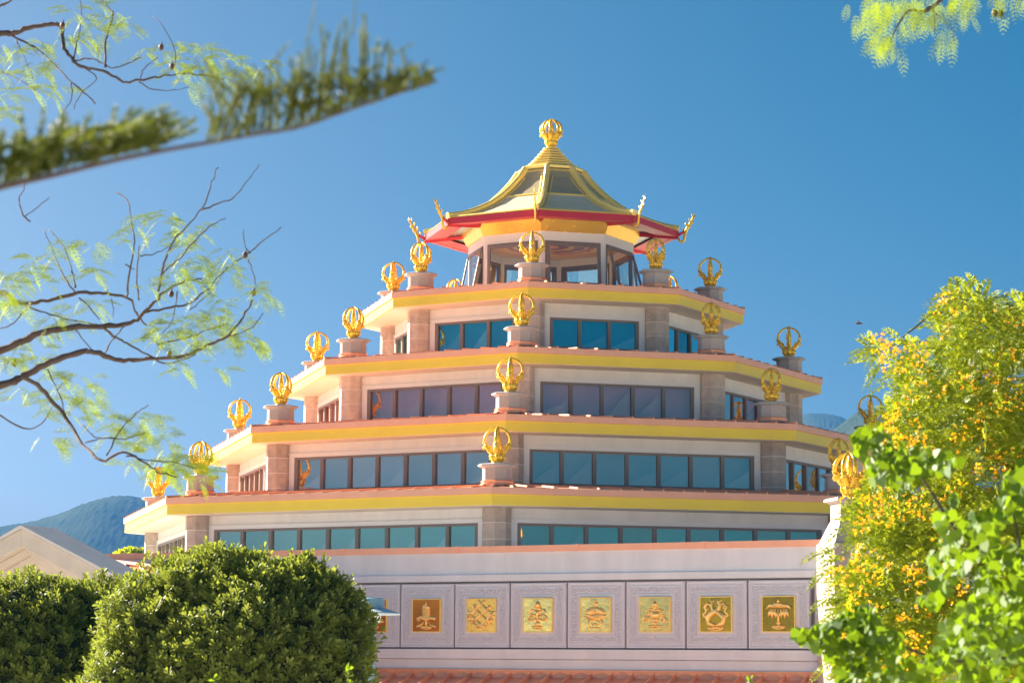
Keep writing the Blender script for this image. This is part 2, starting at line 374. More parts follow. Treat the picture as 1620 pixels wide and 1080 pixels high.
# ------------------------------------------------------------------ lantern
LR = 2.87; LZ0, LS, LH, LT = 12.0+CZ, 12.36+CZ, 13.92+CZ, 14.23+CZ
wl = MB(); 
for k in range(8):
    o, t, n, L = faceframe(LR, k); hw = L/2-.13
    fbox(wl, o, t, n, -L/2, L/2, -.12, 0, LH, LT); fbox(wl, o, t, n, -L/2, L/2, -.12, 0, LZ0, LS)
    for sg in (-1, 1):
        a = [(-L/2, -hw), (hw, L/2)][(sg+1)//2]; fbox(wl, o, t, n, a[0], a[1], -.12, 0, LS, LH)
wl.build('lantern_wall', M_trim, temple)
lgl = glass_mat('lantern_glass', (1, 1, .92), .04)
for k in range(8):
    kk = k if k < 4 else k-8
    o, t, n, L = faceframe(LR, k); hw = L/2-.13; fr = MB()
    fbox(fr, o, t, n, -hw, hw, -.10, .02, LH-.07, LH-.001); fbox(fr, o, t, n, -hw, hw, -.10, .02, LS+.001, LS+.07)
    fbox(fr, o, t, n, -hw, -hw+.07, -.10, .02, LS+.07, LH-.07); fbox(fr, o, t, n, hw-.07, hw, -.10, .02, LS+.07, LH-.07)
    win = fr.build('lantern_window', M_frame, temple)
    # top-hung opening sash
    op = {-2: .20, -1: .0, 0: .10, 1: .30, 2: .12}.get(kk, .10)
    sh = MB(); g = MB(); z1, z0 = LH-.06, LS+.05
    def Q(u, d, z, op=op, o=o, t=t, n=n, z1=z1): return FP(o, t, n, u, .025+d+math.sin(op)*(z1-z), z1-(z1-z)*math.cos(op))
    def qb(u0, u1, za, zb_):
        b = [Q(u0, 0, za), Q(u1, 0, za), Q(u1, .05, za), Q(u0, .05, za)]; tt = [Q(u0, 0, zb_), Q(u1, 0, zb_), Q(u1, .05, zb_), Q(u0, .05, zb_)]
        sh.hexa(b, tt)
    e = .11; qb(-hw+.03, hw-.03, z0, z0+e); qb(-hw+.03, hw-.03, z1-e, z1); qb(-hw+.03, -hw+.03+e, z0+e, z1-e); qb(hw-.03-e, hw-.03, z0+e, z1-e)
    s_ = sh.build('window_sash', M_frame, win)
    g.poly([Q(-hw+.1, .025, z0+.08), Q(hw-.1, .025, z0+.08), Q(hw-.1, .025, z1-.08), Q(-hw+.1, .025, z1-.08)]); g.build('glass', lgl, win)
def ceiling_mat():
    m = mat('painted_ceiling', (.7, .6, .45), .5); n = m.node_tree; b = n.nodes['Principled BSDF']
    tc = n.nodes.new('ShaderNodeTexCoord'); ln = n.nodes.new('ShaderNodeVectorMath'); ln.operation = 'LENGTH'
    mp = n.nodes.new('ShaderNodeMapping'); mp.inputs['Scale'].default_value = (1, 1, 0); n.links.new(tc.outputs['Object'], mp.inputs[0]); n.links.new(mp.outputs[0], ln.inputs[0])
    nz = n.nodes.new('ShaderNodeTexNoise'); nz.inputs['Scale'].default_value = 4; n.links.new(mp.outputs[0], nz.inputs['Vector'])
    ad = n.nodes.new('ShaderNodeMath'); ad.operation = 'MULTIPLY_ADD'; ad.inputs[1].default_value = .35; n.links.new(nz.outputs['Fac'], ad.inputs[0]); n.links.new(ln.outputs['Value'], ad.inputs[2])
    r = n.nodes.new('ShaderNodeValToRGB'); r.color_ramp.interpolation = 'CONSTANT'
    dv = n.nodes.new('ShaderNodeMath'); dv.operation = 'DIVIDE'; dv.inputs[1].default_value = 3.0; n.links.new(ad.outputs[0], dv.inputs[0]); n.links.new(dv.outputs[0], r.inputs[0])
    cr = r.color_ramp; cr.elements[0].position = 0; cr.elements[0].color = (.5, .22, .04, 1); cr.elements[1].position = .16; cr.elements[1].color = (.14, .03, .02, 1)
    for p, c in ((.26, (.55, .28, .05)), (.34, (.16, .05, .02)), (.46, (.80, .42, .06)), (.50, (.35, .10, .10)), (.57, (.85, .48, .08)), (.64, (.80, .50, .18)), (.8, (.80, .62, .35))):
        el = cr.elements.new(p); el.color = (*c, 1)
    n.links.new(r.outputs[0], b.inputs['Base Color']); return m
mb = MB(); mb.rings([ring(LR-.1, LT-.06), ring(LR-.1, LT-.02)]); mb.build('painted_ceiling', ceiling_mat(), temple)
mb = MB(); mb.rings([ring(LR-.1, LZ0+.1), ring(LR-.1, LZ0+.14)]); mb.build('lantern_floor', M_wood, temple)
# gold band, eave, roof
mb = MB(); mb.rings([ring(LR-.02, LT), ring(LR+.06, LT), ring(LR+.30, LT+.46), ring(LR, LT+.46)], cap=False); mb.build('gold_band', M_goldsheet, temple)
ER = 4.42; EZ0, EZ1 = 14.45+CZ, 14.66+CZ
mb = MB(); mb.rings([ring(ER-.16, EZ0), ring(ER, EZ0), ring(ER, EZ1), ring(ER-.16, EZ1)], cap=False); mb.build('red_fascia', M_red, temple)
M_mirror = mat('soffit_panel', (.30, .33, .24), .25, metal=.6, noise=.2, nscale=5)
mb = MB(); mb.rings([ring(LR+.28, EZ0+.16), ring(ER-.72, EZ0+.12), ring(ER-.72, EZ0+.15), ring(LR+.28, EZ0+.19)], cap=False); mb.build('eave_soffit', M_mirror, temple)
mb = MB(); mb.rings([ring(ER-.72, EZ0+.06), ring(ER-.162, EZ0+.01), ring(ER-.162, EZ0+.14), ring(ER-.72, EZ0+.20)], cap=False); mb.build('red_eave_board', M_red, temple)
prof = [(ER, 14.70), (3.95, 14.79), (3.5, 14.93), (3.1, 15.09), (2.6, 15.33), (2.12, 15.66), (1.7, 16.03), (1.35, 16.40), (1.10, 16.76)]
prof = [(r, z+CZ) for r, z in prof]
for k in range(8):
    mb = MB()
    rr = []
    for i, (r, z) in enumerate(prof):
        a = ang(k); rd = Vector((math.sin(a), -math.cos(a), 0)); td = Vector((math.cos(a), math.sin(a), 0))
        j0, j1 = prof[max(i-1, 0)], prof[min(i+1, len(prof)-1)]
        tg = (rd*(j1[0]-j0[0])+Vector((0, 0, j1[1]-j0[1]))).normalized(); up = td.cross(tg)
        if up.z < 0: up = -up
        c = rd*r+Vector((0, 0, z)); hw_ = .09
        rr.append([c-td*hw_-up*.05, c+td*hw_-up*.05, c+td*hw_+up*.10, c+td*hw_*.5+up*.15, c-td*hw_*.5+up*.15, c-td*hw_+up*.10])
    mb.rings(rr); mb.build('hip_rib', M_goldpaint, temple, bevel=.01)
    # red hip rafter below the eave
    mb = MB(); mb.tube([cor(LR+.2, k, EZ0+.14), cor(ER-.05, k, EZ0+.03)], .10, 4); mb.build('red_rafter', M_red, temple)
M_roofglass = mat('roof_glass', (.40, .33, .20), .3, noise=.05, nscale=2, spec=.25)
M_roofglass2 = mat('roof_glass_lower', (.74, .63, .44), .3, noise=.05, nscale=2, spec=.3)
for k in range(8):
    def strip(i0, i1, m, nm, inset, drop):
        mb = MB()
        for i in range(i0, i1):
            (r0, z0), (r1, z1) = prof[i], prof[i+1]
            mb.poly([cor(r0, k, z0-drop), cor(r0, k+1, z0-drop), cor(r1, k+1, z1-drop), cor(r1, k, z1-drop)])
        return mb.build(nm, m, temple)
    strip(0, 5, M_roofglass2, 'lower_roof_pane', 0, .015); strip(5, 8, M_roofglass, 'upper_roof_pane', 0, .02)
    # gold glazing bars: horizontal + inclined inner bars
    mb = MB()
    r, z = prof[5]; mb.tube([cor(r+.01, k, z), cor(r+.01, k+1, z)], .035, 4)
    r, z = prof[8]; mb.tube([cor(r, k, z-.10), cor(r, k+1, z-.10)], .07, 4)
    r, z = prof[0]; mb.tube([cor(r-.06, k, z+.0), cor(r-.06, k+1, z+.0)], .045, 4)
    for sg in (.10, .90):
        pts = []
        for (r, z) in prof[:-1]:
            a, b = cor(r, k, z+.012), cor(r, k+1, z+.012); wd = (b-a).length; q = min(.45, .20/wd); q = q if sg < .5 else 1-q
            pts.append(a.lerp(b, q))
        mb.tube(pts, .022, 4)
    mb.build('glazing_bar', M_goldpaint, temple)
mb = MB(); mb.lathe([(1.16, 16.76+CZ), (1.18, 16.84+CZ), (1.10, 16.90+CZ), (.80, 16.93+CZ)], seg=8, rot=PHI); mb.build('cap_ledge', M_goldpaint, temple)
mb = MB(); n_ = 7
pr = []
for i in range(n_):
    r = .92-(.92-.20)*(i/(n_))**.85; z = 16.93+CZ+.108*i; pr += [(r-.09, z), (r, z+.02), (r, z+.065), (r-.10, z+.09)]
mb.lathe(pr, seg=8, rot=PHI); mb.build('stepped_cap', M_goldpaint, temple, bevel=0)

# flame shaped corner ornaments
def flame(k):
    a = ang(k); rd = Vector((math.sin(a), -math.cos(a), 0)); td = Vector((math.cos(a), math.sin(a), 0))
    mb = MB()
    def q(r, z, s=0): return rd*(ER+r)+td*s+Vector((0, 0, 14.50+CZ+z))
    spine = [(-.04, -.06), (.04, -.20), (.16, -.20), (.20, -.08), (.22, .08), (.28, .24), (.37, .38), (.44, .52), (.50, .66), (.57, .80)]
    mb.tube([q(*p) for p in spine], [.035, .045, .05, .05, .05, .055, .05, .04, .028, .008], 6, flat=.55, up=td)
    for (r, z, dr, dz, s) in [(.24, .14, -.09, .10, .04), (.30, .26, .10, .07, .04), (.34, .32, -.10, .10, .04), (.40, .42, .10, .06, .035), (.43, .48, -.08, .10, .03), (.48, .60, .07, .07, .03), (.50, .64, -.05, .09, .025)]:
        mb.tube([q(r, z), q(r+dr*.7, z+dz*.5), q(r+dr, z+dz*1.1), q(r+dr*.8, z+dz*1.5)], [s, s*.95, s*.6, .006], 6, flat=.5, up=td)
    o = mb.build('flame_ornament', M_gold, temple, smooth=True)
    r2 = MB(); r2.tube([q(-.02, .02), q(.12, .10), q(.20, .16)], [.07, .05, .045], 6); r2.build('red_bracket', M_red, o)
for k in range(8): flame(k)

# ------------------------------------------------------------------ base block
NA = PHI-R_(22.5)
WN = Vector((math.sin(NA), -math.cos(NA), 0)); WT = Vector((math.cos(NA), math.sin(NA), 0))   # outward, rightwards
DW = 52.4
WO = Vector((-CX, -CY, 0))+WN*(-DW)*(-1)*(-1)
# wall plane: points p (camera based) with p.WN = -DW
def wallpt(px, py):
    d = ray(px, py); return Vector((0, 0, CZ))+d*(-DW/(d.x*WN.x+d.y*WN.y))
WO = -WN*DW*0+Vector((0, 0, 0))
foot = WN*(-DW)                                       # foot of the perpendicular from the camera, world
foot_l = foot-Vector((CX, CY, 0))
def BX(mb, u0, u1, d0, d1, z0, z1): return fbox(mb, foot_l, WT, WN, u0, u1, d0, d1, z0, z1)
def up_(px, py): p = wallpt(px, py); return (p-foot).dot(WT), p.z
uL = up_(60, 880)[0]; uR = up_(1330, 1000)[0]
joints = [up_(x, 970)[0] for x in (633, 719, 807, 899, 991, 1087, 1184, 1283)]
pitch_ = (joints[-1]-joints[0])/7; u_end = joints[-1]
ztop = 2.86+CZ; zc = ztop-.155
zp1, zp0 = 1.95+CZ, .33+CZ
wl = MB()
BX(wl, uL, uR, -.4, .0, 1.99+CZ+.16, zc-.002)           # upper white band
BX(wl, uL, uR, -.398, -.10, -1.5+CZ, 1.99+CZ+.16)        # recessed wall behind panels
BX(wl, uL, uR, -.3, .045, 1.99+CZ, 2.15+CZ)               # moulding
BX(wl, uL, uR, -.3, .05, .06+CZ, zp0-.03)              # ledge
BX(wl, uL, uR, -.3, .0, -.19+CZ, .045+CZ)               # lower strip
# side walls and flat roof
BX(wl, uL, uL+.4, -30, -.4, CZ-1.5, zc-.002); BX(wl, uR-.4, uR, -30, -.4, CZ-1.5, zc-.002)
wl.build('base_wall', mat('lavender_render', (.72, .745, .80), .75, noise=.07, nscale=1.6, bump=.15, bscale=30, stretch=(1, 1, .3)), temple)
mb = MB(); BX(mb, joints[0]-2*pitch_, joints[-1]+.05, -.3, -.085, zp0-.02, zp1+.03); mb.build('joint_backing', mat('joint_shadow_gap', (.22, .19, .19), .9), temple)
mb = MB(); BX(mb, uL+.4, uR-.4, -30, -.4, 2.30+CZ, 2.36+CZ); mb.build('flat_roof', M_cap, temple)
mb = MB(); n_ = 7
for i in range(n_):
    a = uL+(uR-uL)*i/n_; b = uL+(uR-uL)*(i+1)/n_; BX(mb, a+.006, b-.006, -.5, .05, zc, ztop)
    BX(mb, b-.03, b+.03, -.49, .062, zc-.01, ztop+.012)
BX(mb, uL-.03, uL+.5, -30, -.5, zc, ztop); BX(mb, uR-.5, uR+.03, -30, -.5, zc, ztop)
mb.build('copper_coping', M_copper2, temple)
# frieze panels
M_panel = mat('carved_panel', (.72, .70, .74), .7, noise=.03, nscale=2)
def panel_mat():
    m = M_panel; n = m.node_tree; b = n.nodes['Principled BSDF']
    tc = n.nodes.new('ShaderNodeTexCoord'); vo = n.nodes.new('ShaderNodeTexNoise'); vo.inputs['Scale'].default_value = 9; vo.inputs['Distortion'].default_value = 3.0; vo.inputs['Detail'].default_value = 1
    n.links.new(tc.outputs['Object'], vo.inputs['Vector'])
    r = n.nodes.new('ShaderNodeValToRGB'); r.color_ramp.elements[0].position = .47; r.color_ramp.elements[1].position = .53; n.links.new(vo.outputs['Fac'], r.inputs[0])
    bp = n.nodes.new('ShaderNodeBump'); bp.inputs['Strength'].default_value = .35; bp.inputs['Distance'].default_value = .02; n.links.new(r.outputs[0], bp.inputs['Height'])
    n.links.new(bp.outputs[0], b.inputs['Normal']); return m
M_carved = panel_mat(); M_panel2 = mat('plain_panel', (.67, .69, .77), .7, noise=.03, nscale=2)
zc_ = (zp0+zp1)/2
panels = []
for i in range(-1, 8):
    u0 = joints[0]+pitch_*(i-0)-0.0; u1 = u0+pitch_
    if i == 7: break
    cu = (u0+u1)/2; hw = pitch_/2-.022; hh = (zp1-zp0)/2-.012
    mb = MB(); BX(mb, cu-hw, cu+hw, -.12, -.012, zc_-hh, zc_+hh)
    # raised frames
    for (a, b_, th, d) in ((hw-.03, hh-.03, .028, .012), (hw-.11, hh-.11, .012, .008), (.53, .50, .014, .010)):
        for sg in (-1, 1):
            BX(mb, cu-a, cu+a, -.02, d, zc_+sg*b_-th/2, zc_+sg*b_+th/2); BX(mb, cu+sg*a-th/2, cu+sg*a+th/2, -.02, d+.0015, zc_-b_+th/2, zc_+b_-th/2)
    for dx, dz in ((1, 0), (-1, 0), (0, 1), (0, -1)):
        if dx: BX(mb, min(cu+dx*.54, cu+dx*(hw-.12)), max(cu+dx*.54, cu+dx*(hw-.12)), -.02, .006, zc_-.006, zc_+.006)
        else: BX(mb, cu-.006, cu+.006, -.02, .006, min(zc_+dz*.51, zc_+dz*(hh-.12)), max(zc_+dz*.51, zc_+dz*(hh-.12)))
    o = mb.build('frieze_panel', M_panel2, temple, bevel=.006); panels.append((cu, o))
    # scroll carving in the border
    mb = MB(); ra = (.53+hw-.11)/2; rb = (.50+hh-.11)/2; N = 28
    r_ = random.Random(5)
    for j in range(N):
        for side in range(4):
            pass
    per = []
    for s_ in np.linspace(-1, 1, 12): per += [(s_*ra, rb), (s_*ra, -rb)]
    for s_ in np.linspace(-1, 1, 12)[1:-1]: per += [(ra, s_*rb), (-ra, s_*rb)]
    for q_, (x, z) in enumerate(per):
        pts = []; st = (1 if q_ % 2 else -1)
        for t_ in np.linspace(0, 1, 9):
            rr_ = .062*(1-.75*t_); an = st*t_*7.5+q_; pts.append(FP(foot_l, WT, WN, cu+x+rr_*math.cos(an), -.002, zc_+z+rr_*math.sin(an)))
        mb.tube(pts, [.013]*8+[.006], 4, up=WN)
    mb.build('scroll_carving', M_panel2, o)
# lower copper roof with ribs in front of the wall, ground floor under it
mb = MB(); rz = -.17+CZ; out = 4.2; drop = 1.7
BX(mb, uL, uR+2, -.28, .07, -.235+CZ, -.195+CZ)
BX(mb, uL, uR+2, -.2, .01, -.50+CZ, -.24+CZ)
sl_ = lambda d: rz-.20-drop*d/out
mb.poly([FP(foot_l, WT, WN, uL, 0, sl_(0)), FP(foot_l, WT, WN, uR+2, 0, sl_(0)), FP(foot_l, WT, WN, uR+2, out, sl_(out)), FP(foot_l, WT, WN, uL, out, sl_(out))])
m_ = int((uR+2-uL)/.56)
for i in range(m_+1):
    u = uL+(uR+2-uL)*i/m_
    b = [FP(foot_l, WT, WN, u-.025, .02, sl_(0)-.02), FP(foot_l, WT, WN, u+.025, .02, sl_(0)-.02), FP(foot_l, WT, WN, u+.025, out, sl_(out)-.02), FP(foot_l, WT, WN, u-.025, out, sl_(out)-.02)]
    mb.hexa(b, [p+Vector((0, 0, .10)) for p in b])
    BX(mb, u-.02, u+.02, .01, .05, -.50+CZ, -.26+CZ)
    if i < m_:      # folded dome-shaped upstands between the ribs
        w_ = (uR+2-uL)/m_; pts = []
        for j in range(9):
            t_ = j/8; pts.append(FP(foot_l, WT, WN, u+w_*(.08+.84*t_), .015, sl_(0)+.02+.10*math.sin(math.pi*t_)))
        base = [FP(foot_l, WT, WN, u+w_*(.08+.84*j/8), .05, sl_(0)-.03) for j in range(9)]
        for j in range(8): mb.poly([base[j], base[j+1], pts[j+1], pts[j]])
mb.build('lower_copper_roof', M_copper, temple)
mb = MB(); BX(mb, uL+.4, uR+1.5, -.6, out-.8, 0, sl_(out)+.1); mb.build('ground_floor_wall', M_white, temple)
mb = MB(); BX(mb, uL-.2, uR+2.2, out-.12, out+.06, sl_(out)-.25, sl_(out)+.0); mb.build('roof_gutter', M_copper2, temple)
BXW = lambda u, d, z: FP(foot, WT, WN, u, d, z)

# left wing roof of ribbed copper seen behind the gable
wing = tag(empty('wing_roof', P(200, 900, 66)), 'low ribbed copper roof between the stone gable and the big bush', 'roof')
def wr(px, py, Y): return P(px, py, Y)-wing.location
mb = MB(); A, B_, C_, D_ = wr(120, 888, 66.5), wr(330, 915, 63.0), wr(360, 990, 58), wr(190, 985, 61)
mb.hexa([A, B_, C_, D_], [p+Vector((0, 0, .08)) for p in (A, B_, C_, D_)])
mb.build('copper_sheet', M_copper, wing)
mb = MB()
for i in range(9):
    t_ = i/8; a = A.lerp(B_, t_)+Vector((0, 0, .1)); b = D_.lerp(C_, t_)+Vector((0, 0, .1)); mb.tube([a, b], .05, 4)
mb.tube([A+Vector((0, 0, .12)), B_+Vector((0, 0, .12))], .07, 4)
mb.build('roof_rib', M_copper2, wing)
mb = MB(); mb.hexa([Vector((A.x, A.y, -8)), Vector((B_.x, B_.y, -8)), Vector((C_.x, C_.y, -8)), Vector((D_.x, D_.y, -8))], [p-Vector((0, 0, .1)) for p in (A, B_, C_, D_)])
mb.build('wall', M_white, wing)

# ------------------------------------------------------------------ golden plaques with reliefs
def plaque(i, cu, label, draw, cmat):
    loc = FP(foot, WT, WN, cu, .004, zc_)
    root = tag(empty('gold_plaque', loc, math.atan2(WT.y, WT.x)), label, 'plaque', 'golden relief plaques on the frieze')
    # local: x along wall, y inward (so -y outward), z up
    mb = MB(); mb.box((0, -.012, 0), (.80, .03, .80)); mb.build('back_plate', cmat, root, bevel=.004)
    mb = MB()
    for sg in (-1, 1): mb.box((sg*.41, -.018, 0), (.022, .045, .842)); mb.box((0, -.0185, sg*.41), (.798, .045, .022))
    mb.build('plaque_rim', M_goldpaint, root)
    mb = MB(); draw(mb); mb.build('relief', M_goldrelief, root, smooth=True)
def T(mb, pts, r, flat=1.0):
    if not isinstance(r, (list, tuple)): r = [r]*len(pts)
    mb.tube([(x*1.08, -.035, z*1.05) for x, z in pts], [q*1.35 for q in r], 6, up=(0, 1, 0))
def B(mb, x, z, rx, rz, d=.03): mb.ball((x*1.08, -.03, z*1.05), (rx*1.15, d*1.2, rz*1.15), 10)
def curl(mb, x, z, r, a0, turns, rad=.014, st=1):
    T(mb, [(x+r*(1-.7*t)*math.cos(a0+st*turns*6.28*t), z+r*(1-.7*t)*math.sin(a0+st*turns*6.28*t)) for t in np.linspace(0, 1, 12)], [rad]*11+[rad*.4])
def lotus(mb, z, w=.14):
    for x in np.linspace(-w, w, 5): B(mb, x, z-.012*abs(x)/w, w*.28, .03)
    T(mb, [(-w, z-.035), (0, z-.055), (w, z-.035)], .016)
def ribbons(mb, z, w=.26, dz=-.12):
    for s in (-1, 1):
        T(mb, [(s*.05, z), (s*.13, z+.05), (s*.2, z+.0), (s*w, z+.04), (s*(w+.02), z-.05)], [.02, .024, .024, .02, .012])
        T(mb, [(s*.08, z-.03), (s*.13, z+dz*.8), (s*.2, z+dz), (s*.27, z+dz*1.1)], [.014, .02, .024, .01])
        curl(mb, s*.2, z+.01, .06, 1, 1.1, .012, s)
def d_banner(mb):
    for z in np.linspace(-.02, .17, 7): B(mb, 0, z, .115, .022, .045)
    B(mb, 0, .2, .1, .06, .05); T(mb, [(0, .24), (0, .34)], [.03, .008]); B(mb, 0, .29, .02, .02)
    for x in np.linspace(-.17, .17, 9): T(mb, [(x*.7, -.03), (x, -.10-.02*math.cos(x*20))], [.02, .026])
    T(mb, [(-.24, -.09), (-.16, -.04), (0, -.03), (.16, -.04), (.24, -.09)], .022)
    T(mb, [(0, -.1), (0, -.24)], .025)
    for s in (-1, 1): T(mb, [(s*.06, -.14), (s*.12, -.22), (s*.2, -.25), (s*.27, -.27)], [.012, .02, .025, .01]); curl(mb, s*.22, -.08, .045, 0, 1, .014, s)
    lotus(mb, -.27, .12)
def d_knot(mb):
    s = .062
    for k in (-2, 0, 2):
        for sg in (-1, 1):
            pts = [((k*s+t*s)*sg*1.15, .02+(t*s-k*s)*1.0) for t in (-3.2, -1.5, 0, 1.5, 3.2)]; T(mb, pts, .021)
    for (x, z) in ((0, .27), (0, -.22), (.27, .05), (-.27, .05), (.2, .2), (-.2, .2), (.2, -.12), (-.2, -.12)): curl(mb, x, z, .05, 2+x*9, 1.0, .018)
    for s_ in (-1, 1): T(mb, [(s_*.03, -.2), (s_*.12, -.26), (s_*.2, -.18), (s_*.28, -.2)], [.02, .022, .02, .01]); T(mb, [(s_*.16, -.05), (s_*.27, -.08), (s_*.31, -.14)], [.018, .02, .01])
    B(mb, 0, -.25, .07, .045)
def d_conch(mb):
    T(mb, [(0, .33), (0, .2)], [.01, .09]); B(mb, 0, .15, .11, .06, .05); B(mb, -.05, .10, .05, .04); B(mb, .05, .08, .045, .04)
    T(mb, [(0, .1), (-.01, 0), (0, -.15)], [.07, .03, .02])
    for s in (-1, 1):
        T(mb, [(s*.05, .12), (s*.17, .13), (s*.22, .04), (s*.16, -.02)], [.02, .022, .018, .01])
        T(mb, [(s*.03, -.02), (s*.15, .02), (s*.25, -.05), (s*.22, -.13), (s*.12, -.12), (s*.03, -.08)], .019); curl(mb, s*.18, -.06, .05, 1, .9, .014, s)
    B(mb, 0, -.2, .08, .05); lotus(mb, -.27, .11)
def d_lotus(mb):
    for a in np.linspace(-1.35, 1.35, 11):
        T(mb, [(.05*math.sin(a), .02), (.2*math.sin(a)*1.15, .02+.12*math.cos(a)), (.25*math.sin(a)*1.1, .03+.17*math.cos(a))], [.02, .032, .008])
    for a in np.linspace(-1.2, 1.2, 8): T(mb, [(.04*math.sin(a), .0), (.24*math.sin(a)*1.15, -.0-.12*math.cos(a*1.1))], [.02, .028])
    B(mb, 0, .06, .08, .035, .05); B(mb, 0, .25, .07, .05); B(mb, 0, .31, .03, .03)
    for s in (-1, 1):
        T(mb, [(s*.04, -.12), (s*.11, -.18), (s*.05, -.24), (s*.0, -.2)], .016); T(mb, [(s*.14, -.1), (s*.2, -.2), (s*.15, -.27), (s*.22, -.32)], [.02, .02, .018, .008])
    B(mb, 0, -.3, .16, .02)
def d_vase(mb):
    T(mb, [(0, .31), (0, .2)], [.008, .075]); B(mb, 0, .16, .05, .04, .05); B(mb, 0, .1, .1, .025); B(mb, 0, .0, .12, .09, .07); B(mb, 0, -.12, .1, .04, .05)
    T(mb, [(-.12, .1), (0, .12), (.12, .1)], .02)
    for s in (-1, 1):
        T(mb, [(s*.08, .14), (s*.16, .1), (s*.12, .02), (s*.2, -.02)], .018); curl(mb, s*.22, -.1, .085, 1.2, 1.4, .017, s); curl(mb, s*.26, -.12, .05, 0, 1, .014, -s); curl(mb, s*.17, .06, .05, 0, 1, .014, s)
    B(mb, 0, -.2, .07, .03); lotus(mb, -.26, .13)
def d_fish(mb):
    for s in (-1, 1):
        T(mb, [(s*.02, -.25), (s*.17, -.2), (s*.2, -.07), (s*.08, .04), (-s*.06, .1), (-s*.1, .2), (-s*.07, .27), (-s*.15, .33)], [.03, .042, .05, .05, .042, .032, .03, .008])
        T(mb, [(-s*.07, .27), (-s*.03, .33)], [.025, .006])
        T(mb, [(s*.1, .2), (s*.2, .25), (s*.27, .16), (s*.22, .06), (s*.3, .0), (s*.24, -.08)], [.018, .024, .022, .022, .02, .01]); curl(mb, s*.23, .15, .05, 0, 1, .015, s); curl(mb, s*.25, -.02, .05, 2, 1, .015, -s)
        B(mb, s*.05, -.24, .05, .03, .05)
    lotus(mb, -.30, .15)
def d_umbrella(mb):
    T(mb, [(0, .35), (0, .26)], [.008, .03]); B(mb, 0, .22, .13, .035, .05)
    for x in np.linspace(-.15, .15, 8): B(mb, x, .17, .02, .03, .05)
    T(mb, [(-.29, .12), (-.2, .19), (-.1, .2), (0, .19), (.1, .2), (.2, .19), (.29, .12)], [.01, .035, .03, .03, .03, .035, .01])
    for s in (-1, 1):
        for x0, x1, z1 in ((.06, .06, -.08), (.12, .15, -.1), (.17, .24, -.06)): T(mb, [(s*x0, .12), (s*(x0+.03), .03), (s*x1, z1)], [.018, .034, .008])
    T(mb, [(0, .1), (0, -.24)], .02)
    for s in (-1, 1): B(mb, s*.04, .0, .025, .05)
    B(mb, 0, -.2, .05, .03); lotus(mb, -.27, .12)
pl_mats = [mat('plaque_gold_reflection', c, r_, metal=1, noise=.1, nscale=4, bump=.35, bscale=3.2) for c, r_ in
           (((.62, .22, .03), .35), ((.62, .22, .03), .35), ((.95, .55, .12), .28), ((1, .74, .24), .2), ((1, .74, .24), .2), ((1, .74, .24), .22), ((.60, .42, .05), .25), ((.42, .30, .04), .28))]  # reflected tones painted into each plaque's gold, orange at left to olive at right
PL = [('coppery orange plaque with scrolling relief beside the round lamp head, half behind the bush', d_vase), ('coppery orange plaque with a raised tasselled cylinder banner', d_banner),
      ('yellow gold plaque with a raised interlaced endless knot', d_knot), ('shiny gold plaque with a raised pointed shell between looping ribbons', d_conch),
      ('shiny gold plaque with a raised many petalled lotus', d_lotus), ('shiny gold plaque with a raised treasure vase and curling ribbons', d_vase),
      ('olive gold plaque with two raised fish crossing in a figure of eight', d_fish), ('dark olive gold plaque with a raised fringed umbrella', d_umbrella)]
for i, ((lb, dr), (cu, o)) in enumerate(zip(PL, panels)): plaque(i, cu, lb, dr, pl_mats[i])

# ------------------------------------------------------------------ vajra finials
def prong_mesh(a, first=True):
    mb = MB(); ca, sa = math.cos(a), math.sin(a)
    def q(r, z, s=0): return (r*ca-s*sa, r*sa+s*ca, z)
    mb.tube([q(.10, .20), q(.16, .30), (q(.24, .40)), q(.315, .50), q(.35, .58)], [.062, .072, .078, .070, .052], 7)
    mb.tube([q(.34, .55), q(.372, .66), q(.36, .76), q(.31, .86), q(.22, .95), q(.11, 1.005), q(.02, 1.02)], [.052, .044, .040, .037, .034, .032, .035], 7)
    # carved snout, jaw and crest
    mb.tube([q(.30, .46), q(.39, .47), q(.40, .42), q(.36, .40)], [.045, .035, .025, .01], 6)
    mb.tube([q(.33, .56), q(.41, .56), q(.42, .62)], [.035, .022, .006], 6)
    for (r, z, e) in ((.19, .44, .038), (.27, .38, .036), (.15, .26, .04), (.23, .33, .034), (.32, .44, .034), (.22, .49, .034), (.30, .56, .028), (.12, .34, .04)):
        for s in (-1, 1): mb.ball(q(r, z, s*.055), e, 6)
    return mb.me('prong')
